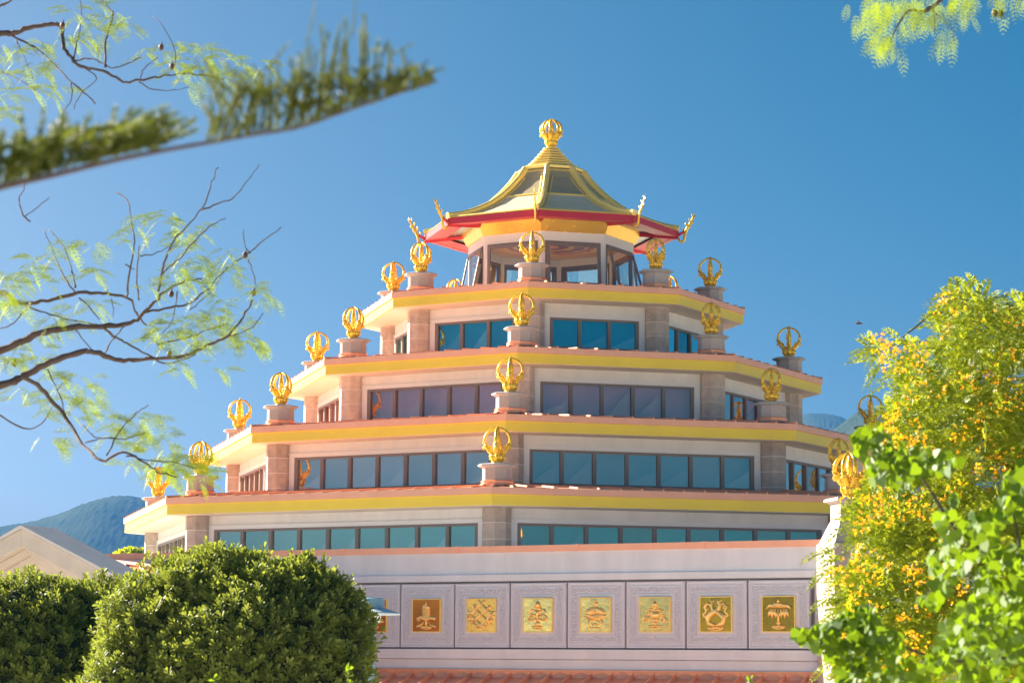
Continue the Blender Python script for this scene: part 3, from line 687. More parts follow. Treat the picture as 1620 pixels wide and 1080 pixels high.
def finial_kinds():
    K = {}
    mb = MB(); mb.lathe([(.185, 0), (.19, .02), (.14, .05), (.135, .08), (.165, .10), (.185, .16), (.20, .22), (.17, .26), (.10, .29), (.04, .30)], seg=16)
    for j in range(8):
        a = j*math.pi/4; mb.tube([(.15*math.cos(a), .15*math.sin(a), .08), (.19*math.cos(a), .19*math.sin(a), .15), (.20*math.cos(a), .20*math.sin(a), .22), (.225*math.cos(a), .225*math.sin(a), .26)], [.03, .045, .04, .008], 6)
    for j in range(14):
        a = j*math.pi/7; mb.ball((.145*math.cos(a), .145*math.sin(a), .065), .024, 6)
    K['cup'] = mb.me('lotus_cup')
    mb = MB(); mb.tube([(0, 0, .25), (0, 0, .42), (0, 0, .62), (0, 0, .68), (0, 0, .72), (0, 0, .96), (0, 0, 1.03), (0, 0, 1.10)], [.055, .07, .075, .095, .09, .045, .035, .004], 4)
    for z in np.linspace(.3, .62, 6):
        for j in range(4): a = j*math.pi/2+.78; mb.ball((.05*math.cos(a), .05*math.sin(a), z), .028, 6)
    K['spear'] = mb.me('spear')
    for N in (4, 8): K[N] = [prong_mesh(j*2*math.pi/N) for j in range(N)]
    h = .62
    mb = MB(); mb.lathe([(.43, -.10), (.43, h-.115)], seg=8, rot=R_(22.5)*0); K['ped'] = mb.me('pedestal')
    mb = MB(); mb.lathe([(.43, h-.12), (.47, h-.10), (.55, h-.065), (.565, h-.045), (.565, h-.02), (.53, h), (.30, h+.025), (.2, h+.03)], seg=8); K['cap'] = mb.me('stone_cap')
    mb = MB(); mb.lathe([(.50, .02), (.50, .05), (.46, .07), (.47, .13), (.49, .145), (.44, .16)], seg=8); mb.box((0, -.5, .01), (.5, .12, .03)); mb.box((.5, 0, .01), (.12, .5, .03)); K['fl'] = mb.me('copper_flashing')
    return K
K = finial_kinds(); HP = .62
def shape(me, m, smooth=True):
    if not me.materials: me.materials.append(m); me.polygons.foreach_set('use_smooth', [smooth]*len(me.polygons))
    return me
def kid(name, me, m, parent, z=0, smooth=True):
    o = bpy.data.objects.new(name, shape(me, m, smooth)); o.location = (0, 0, z); o.parent = parent; return link(o)
def finial(loc, rz, label, n=4, pedestal=True, scale=1, group='golden crown finials on stone pedestals along the eaves'):
    r = tag(empty('crown_finial', loc, rz), label, 'finial', group); r.scale = (scale,)*3; z = 0
    if pedestal:
        kid('pedestal', K['ped'], M_granite, r, 0, False); kid('stone_cap', K['cap'], M_cap, r, 0, False); kid('copper_flashing', K['fl'], M_copper, r, 0, False); z = HP+.02
    kid('lotus_cup', K['cup'], M_gold, r, z); kid('spear', K['spear'], M_gold, r, z)
    for me in K[n]: kid('prong', me, M_gold, r, z)
    return r
names = {1: 'lowest', 2: 'second lowest', 3: 'second highest', 4: 'topmost'}
cn = {0: 'at the front corner nearest the camera', -1: 'at the left front corner', -2: 'at the far left corner', 1: 'at the right front corner', 2: 'at the far right corner', -3: 'at its back left corner, half hidden', 3: 'at its back right corner, half hidden'}
for s in range(4):
    for k in ((-2, -1, 0, 1, 2) if s < 3 else (-3, -2, -1, 0, 1, 2, 3)):
        c = cor(RW[s]-.02, k, ZE[s]+.10)
        finial((c.x+CX, c.y+CY, c.z), ang(k)+rng.normal(0, .035), f'golden crown finial on the {names[s+1]} eave {cn[k]}')
finial((CX, CY, 17.66+CZ), PHI, 'golden eight pronged finial on the very peak of the lantern roof', n=8, pedestal=False, scale=.97, group=None)

# stone pier with big finial at the right end of the frieze
pb = P(1345, 790, 55.5)
pier = tag(empty('stone_pier', (pb.x, pb.y, 0), R_(12)), 'pale stone pier with sloping shoulders at the right end of the frieze', 'pier')
zt = pb.z
mb = MB(); hw = .60
def sq(h, z): return [Vector((a*h, b*h, z)) for a, b in ((-1, -1), (1, -1), (1, 1), (-1, 1))]
mb.rings([sq(.62, 0), sq(.62, zt-1.02), sq(.58, zt-1.0), sq(.38, zt-.52), sq(.36, zt-.50), sq(.36, zt-.08)]); mb.build('pier_shaft', M_sand, pier, bevel=.015)
mb = MB(); mb.rings([sq(.38, zt-.10), sq(.43, zt-.06), sq(.48, zt-.045), sq(.48, zt-.0), sq(.44, zt+.03), sq(.2, zt+.045)]); mb.build('stone_cap', M_cap, pier)
finial((pb.x, pb.y, zt+.04), R_(12), 'large golden eight pronged finial on the stone pier at the right', n=8, pedestal=False, scale=1.0, group=None)

# ------------------------------------------------------------------ stone gable of the entrance
gp = P(34, 836, 46); gb = Vector((gp.x, gp.y, 0))
M_gable = mat('gable_stone', (.64, .55, .47), .85, noise=.08, nscale=2.0, bump=.25, bscale=25)
gate = tag(empty('stone_gable', gb, NA), 'pale sandstone gable with stepped raking mouldings rising behind the left bush', 'gable')
def chev(mb, half, z, th, y0, y1, sl=math.tan(R_(22.8))):
    """raking band: apex (0,z), runs to +-half, vertical thickness th, from y0 (front) to y1 (back); local -y = outward"""
    for s in (-1, 1):
        f = [Vector((0, y0, z)), Vector((s*half, y0, z-half*sl)), Vector((s*half, y0, z-half*sl-th)), Vector((0, y0, z-th))]
        mb.hexa(f, [p+Vector((0, y1-y0, 0)) for p in f])
mb = MB(); za = gp.z; H = 4.6
chev(mb, H, za, .34, 0, .92); chev(mb, H-.1, za-.345, .13, .20, .85); chev(mb, H-.1, za-.48, .15, .36, .85); chev(mb, H-.1, za-.635, .42, .50, .85)
mb.build('raking_cornice', M_gable, gate, bevel=.01)
mb = MB(); sl = math.tan(R_(22.8))
mb.hexa([Vector((-3, .60, za-1.1-3*sl)), Vector((3, .60, za-1.1-3*sl)), Vector((0, .60, za-1.085))], [Vector((-3, .8, za-1.1-3*sl)), Vector((3, .8, za-1.1-3*sl)), Vector((0, .8, za-1.085))])
mb.build('tympanum', M_trim, gate)
mb = MB(); mb.box((0, .6, (za-H*sl-.3)/2), (2*H-.6, .8, za-H*sl-.3)); mb.build('wall', M_gable, gate)
mb = MB(); 
for s in (-1, 1):
    f = [Vector((0, -.03, za+.01)), Vector((s*(H+.05), -.03, za-(H+.05)*sl+.01)), Vector((s*(H+.05), .95, za-(H+.05)*sl+.01)), Vector((0, .95, za+.01))]
    mb.hexa(f, [p+Vector((0, 0, .06)) for p in f])
mb.build('coping', mat('pale_coping', (.66, .62, .60), .8, noise=.06, nscale=3), gate)

# ------------------------------------------------------------------ lamp
lp = P(588, 972, 36)
lamp = tag(empty('street_lamp', (lp.x, lp.y, 0)), 'pale blue street lamp with flat round shade poking out behind the bush', 'street lamp')
mb = MB(); mb.lathe([(.42, lp.z), (.43, lp.z+.02), (.41, lp.z+.035), (.20, lp.z+.10), (.17, lp.z+.11), (.165, lp.z+.11)], seg=32); mb.lathe([(.42, lp.z-.002), (.2, lp.z+.03)], seg=32); mb.build('lamp_shade', M_lampw, lamp, smooth=False)
mb = MB(); mb.lathe([(.185, lp.z+.105), (.19, lp.z+.12), (.185, lp.z+.235), (.15, lp.z+.25)], seg=24); mb.build('lamp_housing', M_lampb, lamp)
mb = MB(); mb.lathe([(.07, 0), (.06, lp.z-.12), (.05, lp.z+.02)], seg=12); mb.build('lamp_pole', M_lampb, lamp)
mb = MB(); mb.lathe([(.12, lp.z-.12), (.14, lp.z-.03), (.13, lp.z+.02)], seg=16); mb.build('lamp_lens', M_trim, lamp)

# ================================================================== VEGETATION
def unit(n): v = rng.normal(size=(n, 3)); return v/np.linalg.norm(v, axis=1, keepdims=True)
def leaves(c, d, nrm, L, W_, k=4, fold=.0, shape_='lens'):
    """c base (N,3), d unit direction, nrm approx normal, L length, W width -> (N,k,3)"""
    s = np.cross(d, nrm); s /= np.linalg.norm(s, axis=1, keepdims=True)+1e-9
    nn = np.cross(s, d); L = np.asarray(L).reshape(-1, 1); W_ = np.asarray(W_).reshape(-1, 1)
    if shape_ == 'lens': pr = [(0, 0), (.55, .5), (1, 0), (.55, -.5)]
    elif shape_ == 'heart': pr = [(.08, 0), (0, .22), (.18, .48), (.45, .5), (.75, .28), (1, 0), (.75, -.28), (.45, -.5), (.18, -.48), (0, -.22)]
    elif shape_ == 'obov': pr = [(0, 0), (.4, .26), (.75, .5), (.95, .3), (.95, -.3), (.75, -.5), (.4, -.26)]
    out = [c+d*L*a+s*W_*b+nn*(abs(b)*fold*W_-.12*L*a*a) for a, b in pr]
    return np.stack(out, 1)

def blobs_surface(sph, n, jitter=.05):
    """points on the surface of a union of ellipsoids (c, r)"""
    pts = []; nr = []; A = np.array([s[1][0]*s[1][2] for s in sph]); A = A/A.sum()
    for (c, r), a in zip(sph, A):
        m = int(n*a); u = unit(m); p = np.array(c)+u*np.array(r); nv = u/np.array(r); nv /= np.linalg.norm(nv, axis=1, keepdims=True)
        keep = np.ones(m, bool)
        for (c2, r2) in sph:
            if c2 is c: continue
            keep &= (((p-np.array(c2))/np.array(r2))**2).sum(1) > .93
        pts.append(p[keep]); nr.append(nv[keep])
    p = np.concatenate(pts); nv = np.concatenate(nr)
    return p, nv
def bush(name, px_blobs, Y, label, nw, gl, size=.075):
    """px_blobs: (px,py,rx_px,ry_px,dy) ellipsoids"""
    sph = []; sc = Y/FPX
    for (px, py, rx, ry, dy) in px_blobs:
        c = P(px, py, Y); sph.append(((c.x, c.y+dy, c.z), (rx*sc, max(rx, ry)*sc*.9, ry*sc)))
    bx = np.mean([s[0][0] for s in sph]); base = Vector((bx, Y, gl))
    root = tag(empty(name, base), label, 'bush', 'dense green bushes below the temple')
    p, nv = blobs_surface(sph, nw)
    q = p*5.5; dsp = np.sin(q[:, 0]*1.3+np.sin(q[:, 2]*1.7)*1.5)*np.cos(q[:, 2]*1.1+q[:, 1])+.6*np.sin(q[:, 0]*3.1+q[:, 1]*2.3)*np.sin(q[:, 2]*2.9+1)
    p = p+nv*(dsp*.075+rng.normal(0, .04, len(p))+.12*(rng.random(len(p))>.985))[:, None]
    keep = (p[:, 1] < Y+1.0) & (p[:, 2] > gl-.2); p = p[keep]; nv = nv[keep]; dsp = dsp[keep]
    # keep shoots upright-ish
    ax = nv+np.array([0, 0, .55])+rng.normal(0, .28, p.shape); ax /= np.linalg.norm(ax, axis=1, keepdims=True)
    V = []
    K_ = 9
    for j in range(K_):
        th = 2.4*j+rng.random(len(p))*.5
        e1 = np.cross(ax, np.array([.3, .9, .1])); e1 /= np.linalg.norm(e1, axis=1, keepdims=True); e2 = np.cross(ax, e1)
        tilt = (.35+.09*j)
        d = ax*math.cos(tilt)+(e1*np.cos(th)[:, None]+e2*np.sin(th)[:, None])*math.sin(tilt)
        sz = size*(.65+.6*rng.random(len(p))); c = p-ax*(.008*j)
        V.append(leaves(c, d, ax, sz, sz*.36, shape_='obov', fold=.25))
    V = np.concatenate(V)-np.array(base)
    np_mesh('foliage', V, 7, M_bushleaf, root)
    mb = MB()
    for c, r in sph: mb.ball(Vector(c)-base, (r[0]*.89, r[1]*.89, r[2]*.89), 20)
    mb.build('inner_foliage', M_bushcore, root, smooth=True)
    mb = MB(); 
    for k in range(5): mb.tube([(rng.normal(0, .08), rng.normal(0, .08), 0), (rng.normal(0, .3), rng.normal(0, .2), 1.0), (rng.normal(0, .6), rng.normal(0, .3), 1.9)], [.05, .04, .02], 6)
    mb.build('stem', M_bark, root)
bush('bush', [(345, 1012, 142, 132, .1), (300, 940, 90, 58, .2), (352, 914, 58, 42, .25), (479, 990, 99, 92, 0), (485, 942, 54, 44, .1), (250, 1010, 85, 85, -.1), (515, 1044, 75, 88, -.1), (400, 1060, 150, 140, -.35), (240, 1090, 90, 90, -.3),
              (390, 1230, 185, 220, -.1), (430, 940, 60, 45, .1), (205, 962, 30, 30, .2)], 25, 'broad dense green bush filling the lower left centre of the picture', 26000, 1.6)
bush('bush', [(40, 1010, 110, 92, .0), (110, 1000, 90, 80, .35), (150, 960, 50, 45, .5), (30, 955, 48, 42, .1), (85, 1100, 140, 120, -.2), (-40, 1030, 100, 100, 0), (60, 1230, 180, 200, 0), (165, 1060, 50, 90, .3)], 26.5, 'lower darker bush at the left edge of the picture in front of the gable', 15000, 1.5)

def noise_keep(P2, sc, thr, seed):
    r = np.random.default_rng(seed); ph = r.random(12)*6.28
    v = sum(np.sin(P2[:, 0]*sc*f*math.cos(a)+P2[:, 1]*sc*f*math.sin(a)+p_) / f**.5 for f, a, p_ in ((1, .3, ph[0]), (1.3, 1.9, ph[1]), (1.9, 1.1, ph[2]), (2.7, 2.7, ph[3]), (3.9, .7, ph[4])))
    return v > thr
def inpoly(P2, poly):
    x, y = P2[:, 0], P2[:, 1]; ins = np.zeros(len(x), bool); n = len(poly)
    for i in range(n):
        x1, y1 = poly[i]; x2, y2 = poly[(i+1) % n]
        c = ((y1 > y) != (y2 > y)) & (x < (x2-x1)*(y-y1)/(y2-y1+1e-9)+x1); ins ^= c
    return ins
def sample(poly, n):
    pa = np.array(poly); lo, hi = pa.min(0), pa.max(0); o = []
    while sum(map(len, o)) < n:
        q = lo+(hi-lo)*rng.random((n*2, 2)); o.append(q[inpoly(q, poly)])
    return np.concatenate(o)[:n]
def smooth_line(pts, n=4):
    pts = [Vector(p) for p in pts]; out = []
    for i in range(len(pts)-1):
        p0, p1, p2, p3 = pts[max(i-1, 0)], pts[i], pts[i+1], pts[min(i+2, len(pts)-1)]
        for j in range(n):
            t = j/n; out.append(.5*((2*p1)+(p2-p0)*t+(2*p0-5*p1+4*p2-p3)*t*t+(-p0+3*p1-3*p2+p3)*t**3))
    return out+[pts[-1]]

def fern(base, d, nrm, L, npair, sub, Wd, base_pts, bi=True):
    """one frond: list of leaflet arrays"""
    d = np.array(d, float); d /= np.linalg.norm(d); s = np.cross(d, nrm); s /= np.linalg.norm(s)+1e-9; nn = np.cross(s, d)
    C = []; D = []; LL = []
    for i in range(npair):
        t = (i+1)/(npair+.5); c = base+d*L*t-nn*.18*L*t*t-np.array([0, 0, .22*L*t*t])
        pl = Wd*math.sin(math.pi*min(.97, (t*.85+.12)))
        for sg in (-1, 1):
            pd = s*sg*.85+d*.5; pd /= np.linalg.norm(pd)
            if not bi: C.append(c); D.append(pd); LL.append(pl); continue
            qd = np.cross(pd, nn)
            for j in range(sub):
                u = (j+.6)/sub; cc = c+pd*pl*u-np.array([0, 0, .12*pl*u*u])
                for s2 in (-1, 1): C.append(cc); D.append(qd*s2*.8+pd*.55); LL.append(pl*.30*(1-.45*u))
    base_pts.append((np.array(C), np.array(D), np.array(LL), np.tile(nn, (len(C), 1))))
def ferns_mesh(lst, name, m, parent, origin, wr_=.5):
    C = np.concatenate([a[0] for a in lst]); D = np.concatenate([a[1] for a in lst]); L = np.concatenate([a[2] for a in lst]); Nn = np.concatenate([a[3] for a in lst])
    D = D+rng.normal(0, .12, D.shape); D /= np.linalg.norm(D, axis=1, keepdims=True)
    V = leaves(C, D, Nn+rng.normal(0, .25, Nn.shape), L, L*wr_)-np.array(origin)
    return np_mesh(name, V, 4, m, parent)

# ---- fern-leaved tree on the left
def zz(pts, sx, ox, oy): return [(x/sx+ox, y/sx+oy) for x, y in pts]
Y1 = 14.0
brs = [  # (pixel polyline, radius px at start, end, depth offset)
 (zz([(-700, 900), (-300, 740), (0, 628), (90, 588), (180, 562), (300, 550), (400, 543), (450, 515), (500, 462), (560, 420), (640, 400)], 2, 0, 240), 9, 1.3, 0),
 (zz([(-300, 560), (-120, 420), (0, 445), (60, 478), (150, 470), (270, 445), (340, 450), (410, 465), (430, 510), (465, 550)], 2, 0, 240), 6, 1.2, .3),
 (zz([(-700, 1000), (-300, 850), (0, 738), (75, 710), (160, 665), (250, 637), (300, 632), (380, 660), (450, 655), (560, 650), (640, 620), (720, 580), (770, 520), (800, 470)], 2, 0, 240), 8, 1.2, -.3),
 (zz([(75, 712), (130, 750), (200, 830), (250, 910), (320, 975), (390, 950), (450, 980), (500, 1010), (560, 1030)], 2, 0, 240), 4, 1.1, -.4),
 (zz([(400, 460), (410, 380), (425, 280), (410, 190), (400, 150), (365, 130)], 2, 0, 240), 1.8, .8, .2),
 (zz([(440, 470), (432, 400), (440, 300)], 2, 0, 240), 1.6, .8, .2),
 (zz([(500, 440), (520, 350), (550, 280), (580, 250), (640, 180), (665, 110), (690, 50)], 2, 0, 240), 2.2, .8, .1),
 (zz([(640, 185), (700, 160), (735, 148), (770, 110), (820, 40)], 2, 0, 240), 1.5, .6, .1),
 (zz([(515, 385), (560, 345), (600, 300), (660, 240), (715, 210)], 2, 0, 240), 1.5, .7, 0),
 (zz([(450, 512), (540, 492), (600, 480), (660, 430), (720, 370), (780, 325), (840, 275), (890, 238)], 2, 0, 240), 2.4, .8, 0),
 (zz([(790, 322), (775, 290), (770, 250)], 2, 0, 240), 1.2, .6, 0), (zz([(785, 340), (805, 400), (808, 440)], 2, 0, 240), 1.0, .6, 0),
 (zz([(320, 550), (370, 590), (410, 610), (480, 650), (540, 670), (620, 640)], 2, 0, 240), 2.2, 1, -.1),
 (zz([(240, 445), (205, 400), (170, 320), (140, 245)], 2, 0, 240), 1.5, .7, .3), (zz([(240, 430), (225, 370), (200, 300), (155, 245)], 2, 0, 240), 1.5, .7, .35),
 (zz([(250, 460), (290, 500), (315, 530)], 2, 0, 240), 1.3, .8, .3), (zz([(95, 480), (45, 540), (0, 560)], 2, 0, 240), 1.5, .9, .3), (zz([(90, 490), (160, 515), (240, 535), (310, 545)], 2, 0, 240), 1.6, 1, .2),
 (zz([(-60, 810), (0, 835), (70, 875), (130, 860), (165, 805)], 2, 0, 240), 1.8, .8, -.2), (zz([(150, 690), (190, 770), (205, 830)], 2, 0, 240), 1.3, .8, -.3),
 (zz([(330, 640), (360, 590), (400, 545)], 2, 0, 240), 1.4, .9, -.1), (zz([(240, 565), (290, 625)], 2, 0, 240), 1.2, .8, -.1), (zz([(560, 440), (545, 530), (510, 580)], 2, 0, 240), 1.2, .7, 0), (zz([(355, 465), (360, 520)], 2, 0, 240), 1.0, .6, 0),
 (zz([(500, 610), (590, 590), (660, 560), (720, 545)], 2, 0, 240), 1.5, .7, -.2), (zz([(720, 585), (790, 560), (835, 510)], 2, 0, 240), 1.2, .6, -.2), (zz([(270, 920), (330, 905), (390, 910), (460, 890)], 2, 0, 240), 1.2, .6, -.3), (zz([(340, 960), (380, 880), (430, 830), (470, 800)], 2, 0, 240), 1.2, .6, -.3),
 (zz([(400, 960), (480, 975), (560, 985), (620, 1000)], 2, 0, 240), 1.2, .6, -.4), (zz([(260, 860), (300, 900), (370, 905)], 2, 0, 240), 1.0, .6, -.3), (zz([(600, 500), (650, 460), (700, 400)], 2, 0, 240), 1.1, .6, 0),
 (zz([(440, 330), (500, 320), (545, 290)], 2, 0, 240), 1.2, .6, .1), (zz([(395, 355), (425, 375)], 2, 0, 240), 1.2, .8, .1), (zz([(95, 222), (72, 195), (60, 150), (78, 110), (80, 60)], 2, 0, 240), 1.4, .9, .5), (zz([(78, 205), (120, 175), (155, 145)], 2, 0, 240), 1.1, .6, .5),
 (zz([(-900, 500), (-300, 200), (0, 125), (40, 125), (100, 105), (160, 92), (220, 97), (238, 180), (270, 225), (310, 250), (380, 262), (450, 300), (510, 295), (600, 280), (690, 270), (820, 290)], 2.314, 0, 0), 6, 1.1, .6),
 (zz([(40, 130), (100, 160), (150, 190), (200, 240), (260, 300), (320, 350), (350, 380)], 2.314, 0, 0), 2.2, 1, .6), (zz([(385, 245), (388, 150), (412, 60), (405, 38), (370, 0), (340, -40)], 2.314, 0, 0), 2, 1, .6),
 (zz([(270, 215), (285, 140), (298, 60), (290, -30)], 2.314, 0, 0), 1.4, .7, .6), (zz([(-60, 60), (0, 22), (30, 10), (60, -20)], 2.314, 0, 0), 3, 1.5, .5), (zz([(270, 225), (340, 215), (410, 250), (470, 230), (520, 210)], 2.314, 0, 0), 1.4, .8, .6), (zz([(510, 295), (530, 250), (580, 210)], 2.314, 0, 0), 1.2, .7, .6),
 (zz([(510, 300), (560, 330), (640, 330), (690, 320)], 2.314, 0, 0), 1.2, .5, .6), (zz([(640, 265), (640, 190), (600, 100), (560, 60)], 2.314, 0, 0), 1.1, .4, .6), (zz([(60, 150), (90, 210), (120, 290)], 2.314, 0, 0), 1.2, .6, .6), (zz([(260, 300), (262, 360), (230, 410)], 2.314, 0, 0), 1.2, .6, .6), (zz([(0, 262), (60, 285), (130, 330)], 2.314, 0, 0), 1.3, .6, .6),
 (zz([(310, 250), (355, 290), (300, 340), (270, 400)], 2.314, 0, 0), 1.1, .6, .6),
]
troot_p = P(-420, 700, Y1); gz = 4.0
jac = tag(empty('fern_leaved_tree', (troot_p.x, Y1, gz)), 'tree with dark crooked branches, feathery pale leaves and seed pods reaching in from the left', 'tree')
O = Vector((troot_p.x, Y1, gz)); PXM = Y1/FPX
mb = MB(); rr_ = random.Random(3)
for pts, r0, r1, dy in brs:
    W3 = smooth_line([P(x, y, Y1+dy+.25*math.sin(x*.013+y*.02)) for x, y in pts], 5); n = len(W3)
    W3 = [p+Vector((rr_.gauss(0, 1), 0, rr_.gauss(0, 1)))*PXM*(.7 if r0 < 3 else 1.0) for p in W3]
    mb.tube([p-O for p in W3], [(r0+(r1-r0)*(i/(n-1))**.7)*PXM*rr_.uniform(.85, 1.2) for i in range(n)], 6)
mb.build('branch', M_bark, jac, smooth=True)
mb = MB(); 
for j in ((-350, 690), (-350, 740), (-450, 430), (-389, 216)):
    q = P(j[0], j[1], Y1); mb.tube([Vector((0, 0, .6)), (q-O)*.5+Vector((0, 0, .4)), q-O], [.12, .09, .035], 8)
mb.tube([(0, 0, -.5), (.05, 0, .8), (0, .1, 2.0), (-.2, 0, 3.4)], [.20, .16, .13, .08], 10); mb.build('trunk', M_bark, jac, smooth=True)
spots = [(x/2.314, y/2.314, .6) for x, y in [(300, 60), (280, 130), (340, 20), (430, 60), (480, 100), (130, 170), (190, 150), (40, 190), (540, 190), (620, 180), (700, 170), (740, 190), (670, 240), (690, 290), (760, 250), (820, 200), (900, 260), (940, 230), (830, 300), (100, 260), (150, 260), (30, 260), (320, 110), (10, 180), (160, 310), (230, 330), (30, 350), (10, 400), (90, 330), (440, 90), (350, 140), (270, 40), (640, 230), (720, 260), (780, 220), (860, 250), (20, 420), (130, 240)]]
spots += [(x/2, y/2+240, 0) for x, y in [(90, 370), (50, 400), (30, 440), (60, 470), (120, 350), (190, 290), (280, 290), (160, 330), (170, 400), (300, 380), (430, 220), (500, 210), (530, 200), (560, 260), (620, 250), (400, 270), (590, 300), (600, 350), (650, 360), (720, 320), (740, 380), (470, 420), (550, 400), (640, 420), (700, 470), (840, 430), (820, 450), (490, 580), (530, 560), (590, 540), (640, 560), (590, 600), (700, 560), (740, 510), (650, 600), (740, 600), (790, 590), (810, 600), (690, 680), (560, 680), (250, 490), (220, 540), (170, 520), (300, 490), (40, 640), (70, 660), (130, 650), (180, 700), (230, 720), (60, 750), (150, 830), (170, 900), (210, 780), (270, 780), (300, 750), (260, 840), (330, 880), (380, 850), (440, 840), (480, 830), (410, 920), (470, 900), (510, 900), (540, 950), (500, 970), (560, 960), (590, 980), (600, 1030), (420, 990), (640, 1000), (130, 580), (490, 1000), (20, 400), (20, 640), (30, 480), (560, 560), (620, 520), (680, 520), (540, 600), (480, 550), (760, 540), (150, 770), (580, 1000), (530, 1000), (470, 950), (350, 850), (630, 960), (20, 420), (10, 450), (60, 620), (600, 400), (560, 370)]]
lst = []
for (x, y, dy) in spots:
    for _ in range(7):
        b = np.array(P(x+rng.normal(0, 9), y+rng.normal(0, 6), Y1+dy+rng.normal(0, .15)))
        a = rng.uniform(-1.0, .45) if rng.random() < .62 else rng.uniform(2.6, 4.0)
        d = np.array([math.cos(a), rng.uniform(-.6, .6), math.sin(a)]); L = rng.uniform(.075, .165)
        fern(b, d, np.array([rng.uniform(-.4, .4), -.55, .8]), L, 8, 6, L*.30, lst)
ferns_mesh(lst, 'foliage', M_jacleaf, jac, O, .55)
mb = MB()
for (x, y) in [(99, 40), (255, 75), (272, 105), (271, 465), (388, 403), (401, 463), (268, 560), (23, 575)]:
    c = P(x, y, Y1+.1)-O; mb.ball(c, (.016, .012, .021), 8); mb.tube([c, c+Vector((.004, 0, .035))], [.006, .003], 5)
mb.build('seed_pod', M_pod, jac, smooth=True)

# ---- fern-leaved branch at the top right
Y2 = 13.0; t2 = P(2050, -250, Y2); O2 = Vector((t2.x, Y2, 4.0))
j2 = tag(empty('fern_leaved_tree', O2), 'tree with drooping feathery leaves and a brown pod hanging in at the top right corner', 'tree'); PX2 = Y2/FPX
def z2(pts): return [(x/5.786+1340, y/5.786) for x, y in pts]
mb = MB()
for pts, a, b_ in ((z2([(3600, -900), (2400, -500), (1500, -420), (1000, -150), (860, 0), (790, 60), (700, 110), (580, 95), (520, 150), (430, 300), (380, 440)]), 6, .8), (z2([(1500, -420), (1600, -150), (1560, 40), (1540, 80)]), 2, .7), (z2([(1450, -400), (1390, -100), (1370, 0), (1380, 70)]), 2, .9), (z2([(700, 110), (760, 60), (840, 150), (960, 260), (980, 380)]), 1.2, .5), (z2([(760, 70), (800, 140), (800, 300)]), 1.0, .5)):
    W3 = smooth_line([P(x, y, Y2) for x, y in pts], 5); n = len(W3); mb.tube([p-O2 for p in W3], [(a+(b_-a)*i/(n-1))*PX2 for i in range(n)], 6)
mb.build('branch', M_bark, j2, smooth=True)
mb = MB(); q = P(1962, -155, Y2)-O2; mb.tube([(0, 0, -.5), (0, .1, 1.5), (.05, 0, 3), q*.98+Vector((.3, 0, 0)), q], [.22, .17, .13, .06, .02], 10); mb.build('trunk', M_bark, j2, smooth=True)
lst = []
for (x, y) in z2([(200, 0), (180, 90), (160, 180), (290, 150), (340, 80), (330, 200), (300, 330), (260, 400), (370, 400), (440, 440), (470, 240), (500, 150), (700, 180), (780, 180), (830, 160), (900, 300), (930, 330), (1040, 130), (1000, 40), (1090, 80), (600, 0), (560, 60), (660, 0), (760, 0), (880, 50), (950, 0), (1100, -20), (1540, 0), (1600, -20), (1400, 0), (400, 20), (350, 20), (260, 60), (240, 250), (330, 420), (400, 330), (850, 90), (1150, -40), (480, 60), (720, 120)]):
    for _ in range(4):
        b = np.array(P(x+rng.normal(0, 8), y-6+rng.normal(0, 7), Y2+rng.normal(0, .1))); a = rng.normal(-1.75, .45); L = rng.uniform(.07, .15)
        fern(b, np.array([math.cos(a), rng.uniform(-.4, .4), math.sin(a)]), np.array([.3, -.8, .3]), L, 7, 5, L*.30, lst)
ferns_mesh(lst, 'foliage', M_jacleaf, j2, O2, .45)
mb = MB(); c = P(1579, 21, Y2)-O2
mb.ball(c+Vector((-.018, 0, 0)), (.017, .014, .024), 8); mb.ball(c+Vector((.016, 0, -.004)), (.016, .014, .024), 8); mb.build('seed_pod', M_pod, j2, smooth=True)

# ---- orange-flowering tree on the right
Y3 = 18.0; O3 = Vector((P(1640, 900, Y3).x, Y3, 3.6))
ft = tag(empty('flowering_tree', O3), 'leafy tree covered in orange yellow flowers at the right edge of the picture', 'tree'); PX3 = Y3/FPX
poly3 = [(1372, 552), (1420, 535), (1480, 545), (1495, 500), (1500, 462), (1545, 462), (1590, 485), (1640, 470), (1760, 480), (1900, 600), (1900, 1090), (1345, 1090), (1335, 1000), (1345, 940), (1330, 905), (1335, 880), (1362, 850), (1360, 820), (1372, 795), (1395, 740), (1385, 700), (1400, 672), (1420, 640), (1440, 605), (1400, 590)]
S = sample(poly3, 9500); S = S[noise_keep(S, .028, -1.7, 4)]
lst = []; FC = []
for (x, y) in S:
    inn = min(1, max(0, (x-1380)/180)); Yd = Y3+rng.uniform(-1.0, .9)*(.35+.65*inn)
    b = np.array(P(x, y, Yd)); a = rng.choice([rng.normal(2.9, .5), rng.normal(3.4, .4), rng.normal(.3, .5), rng.normal(1.6, .5)], p=[.42, .28, .17, .13])
    d = np.array([math.cos(a), rng.uniform(-.8, .4), math.sin(a)]); L = rng.uniform(.16, .27)
    fern(b, d, np.array([rng.uniform(-.4, .4), -.5, .8]), L, 12, 0, L*.24, lst, bi=False)
for (x, y, a) in [(1392, 548, 3.35), (1404, 566, 3.7), (1395, 575, 3.9), (1415, 605, 3.3), (1330, 858, 3.5), (1315, 900, 3.6), (1320, 940, 3.5), (1335, 1000, 3.5), (1310, 870, 3.3), (1345, 830, 3.5), (1400, 690, 3.4), (1320, 1045, 3.6), (1345, 1060, 3.9), (1335, 880, 3.3), (1430, 545, 2.2), (1520, 470, 1.1)]:
    fern(np.array(P(x, y, Y3-.2)), np.array([math.cos(a), 0, math.sin(a)]), np.array([0, -.6, .8]), .24, 12, 0, .05, lst, bi=False)
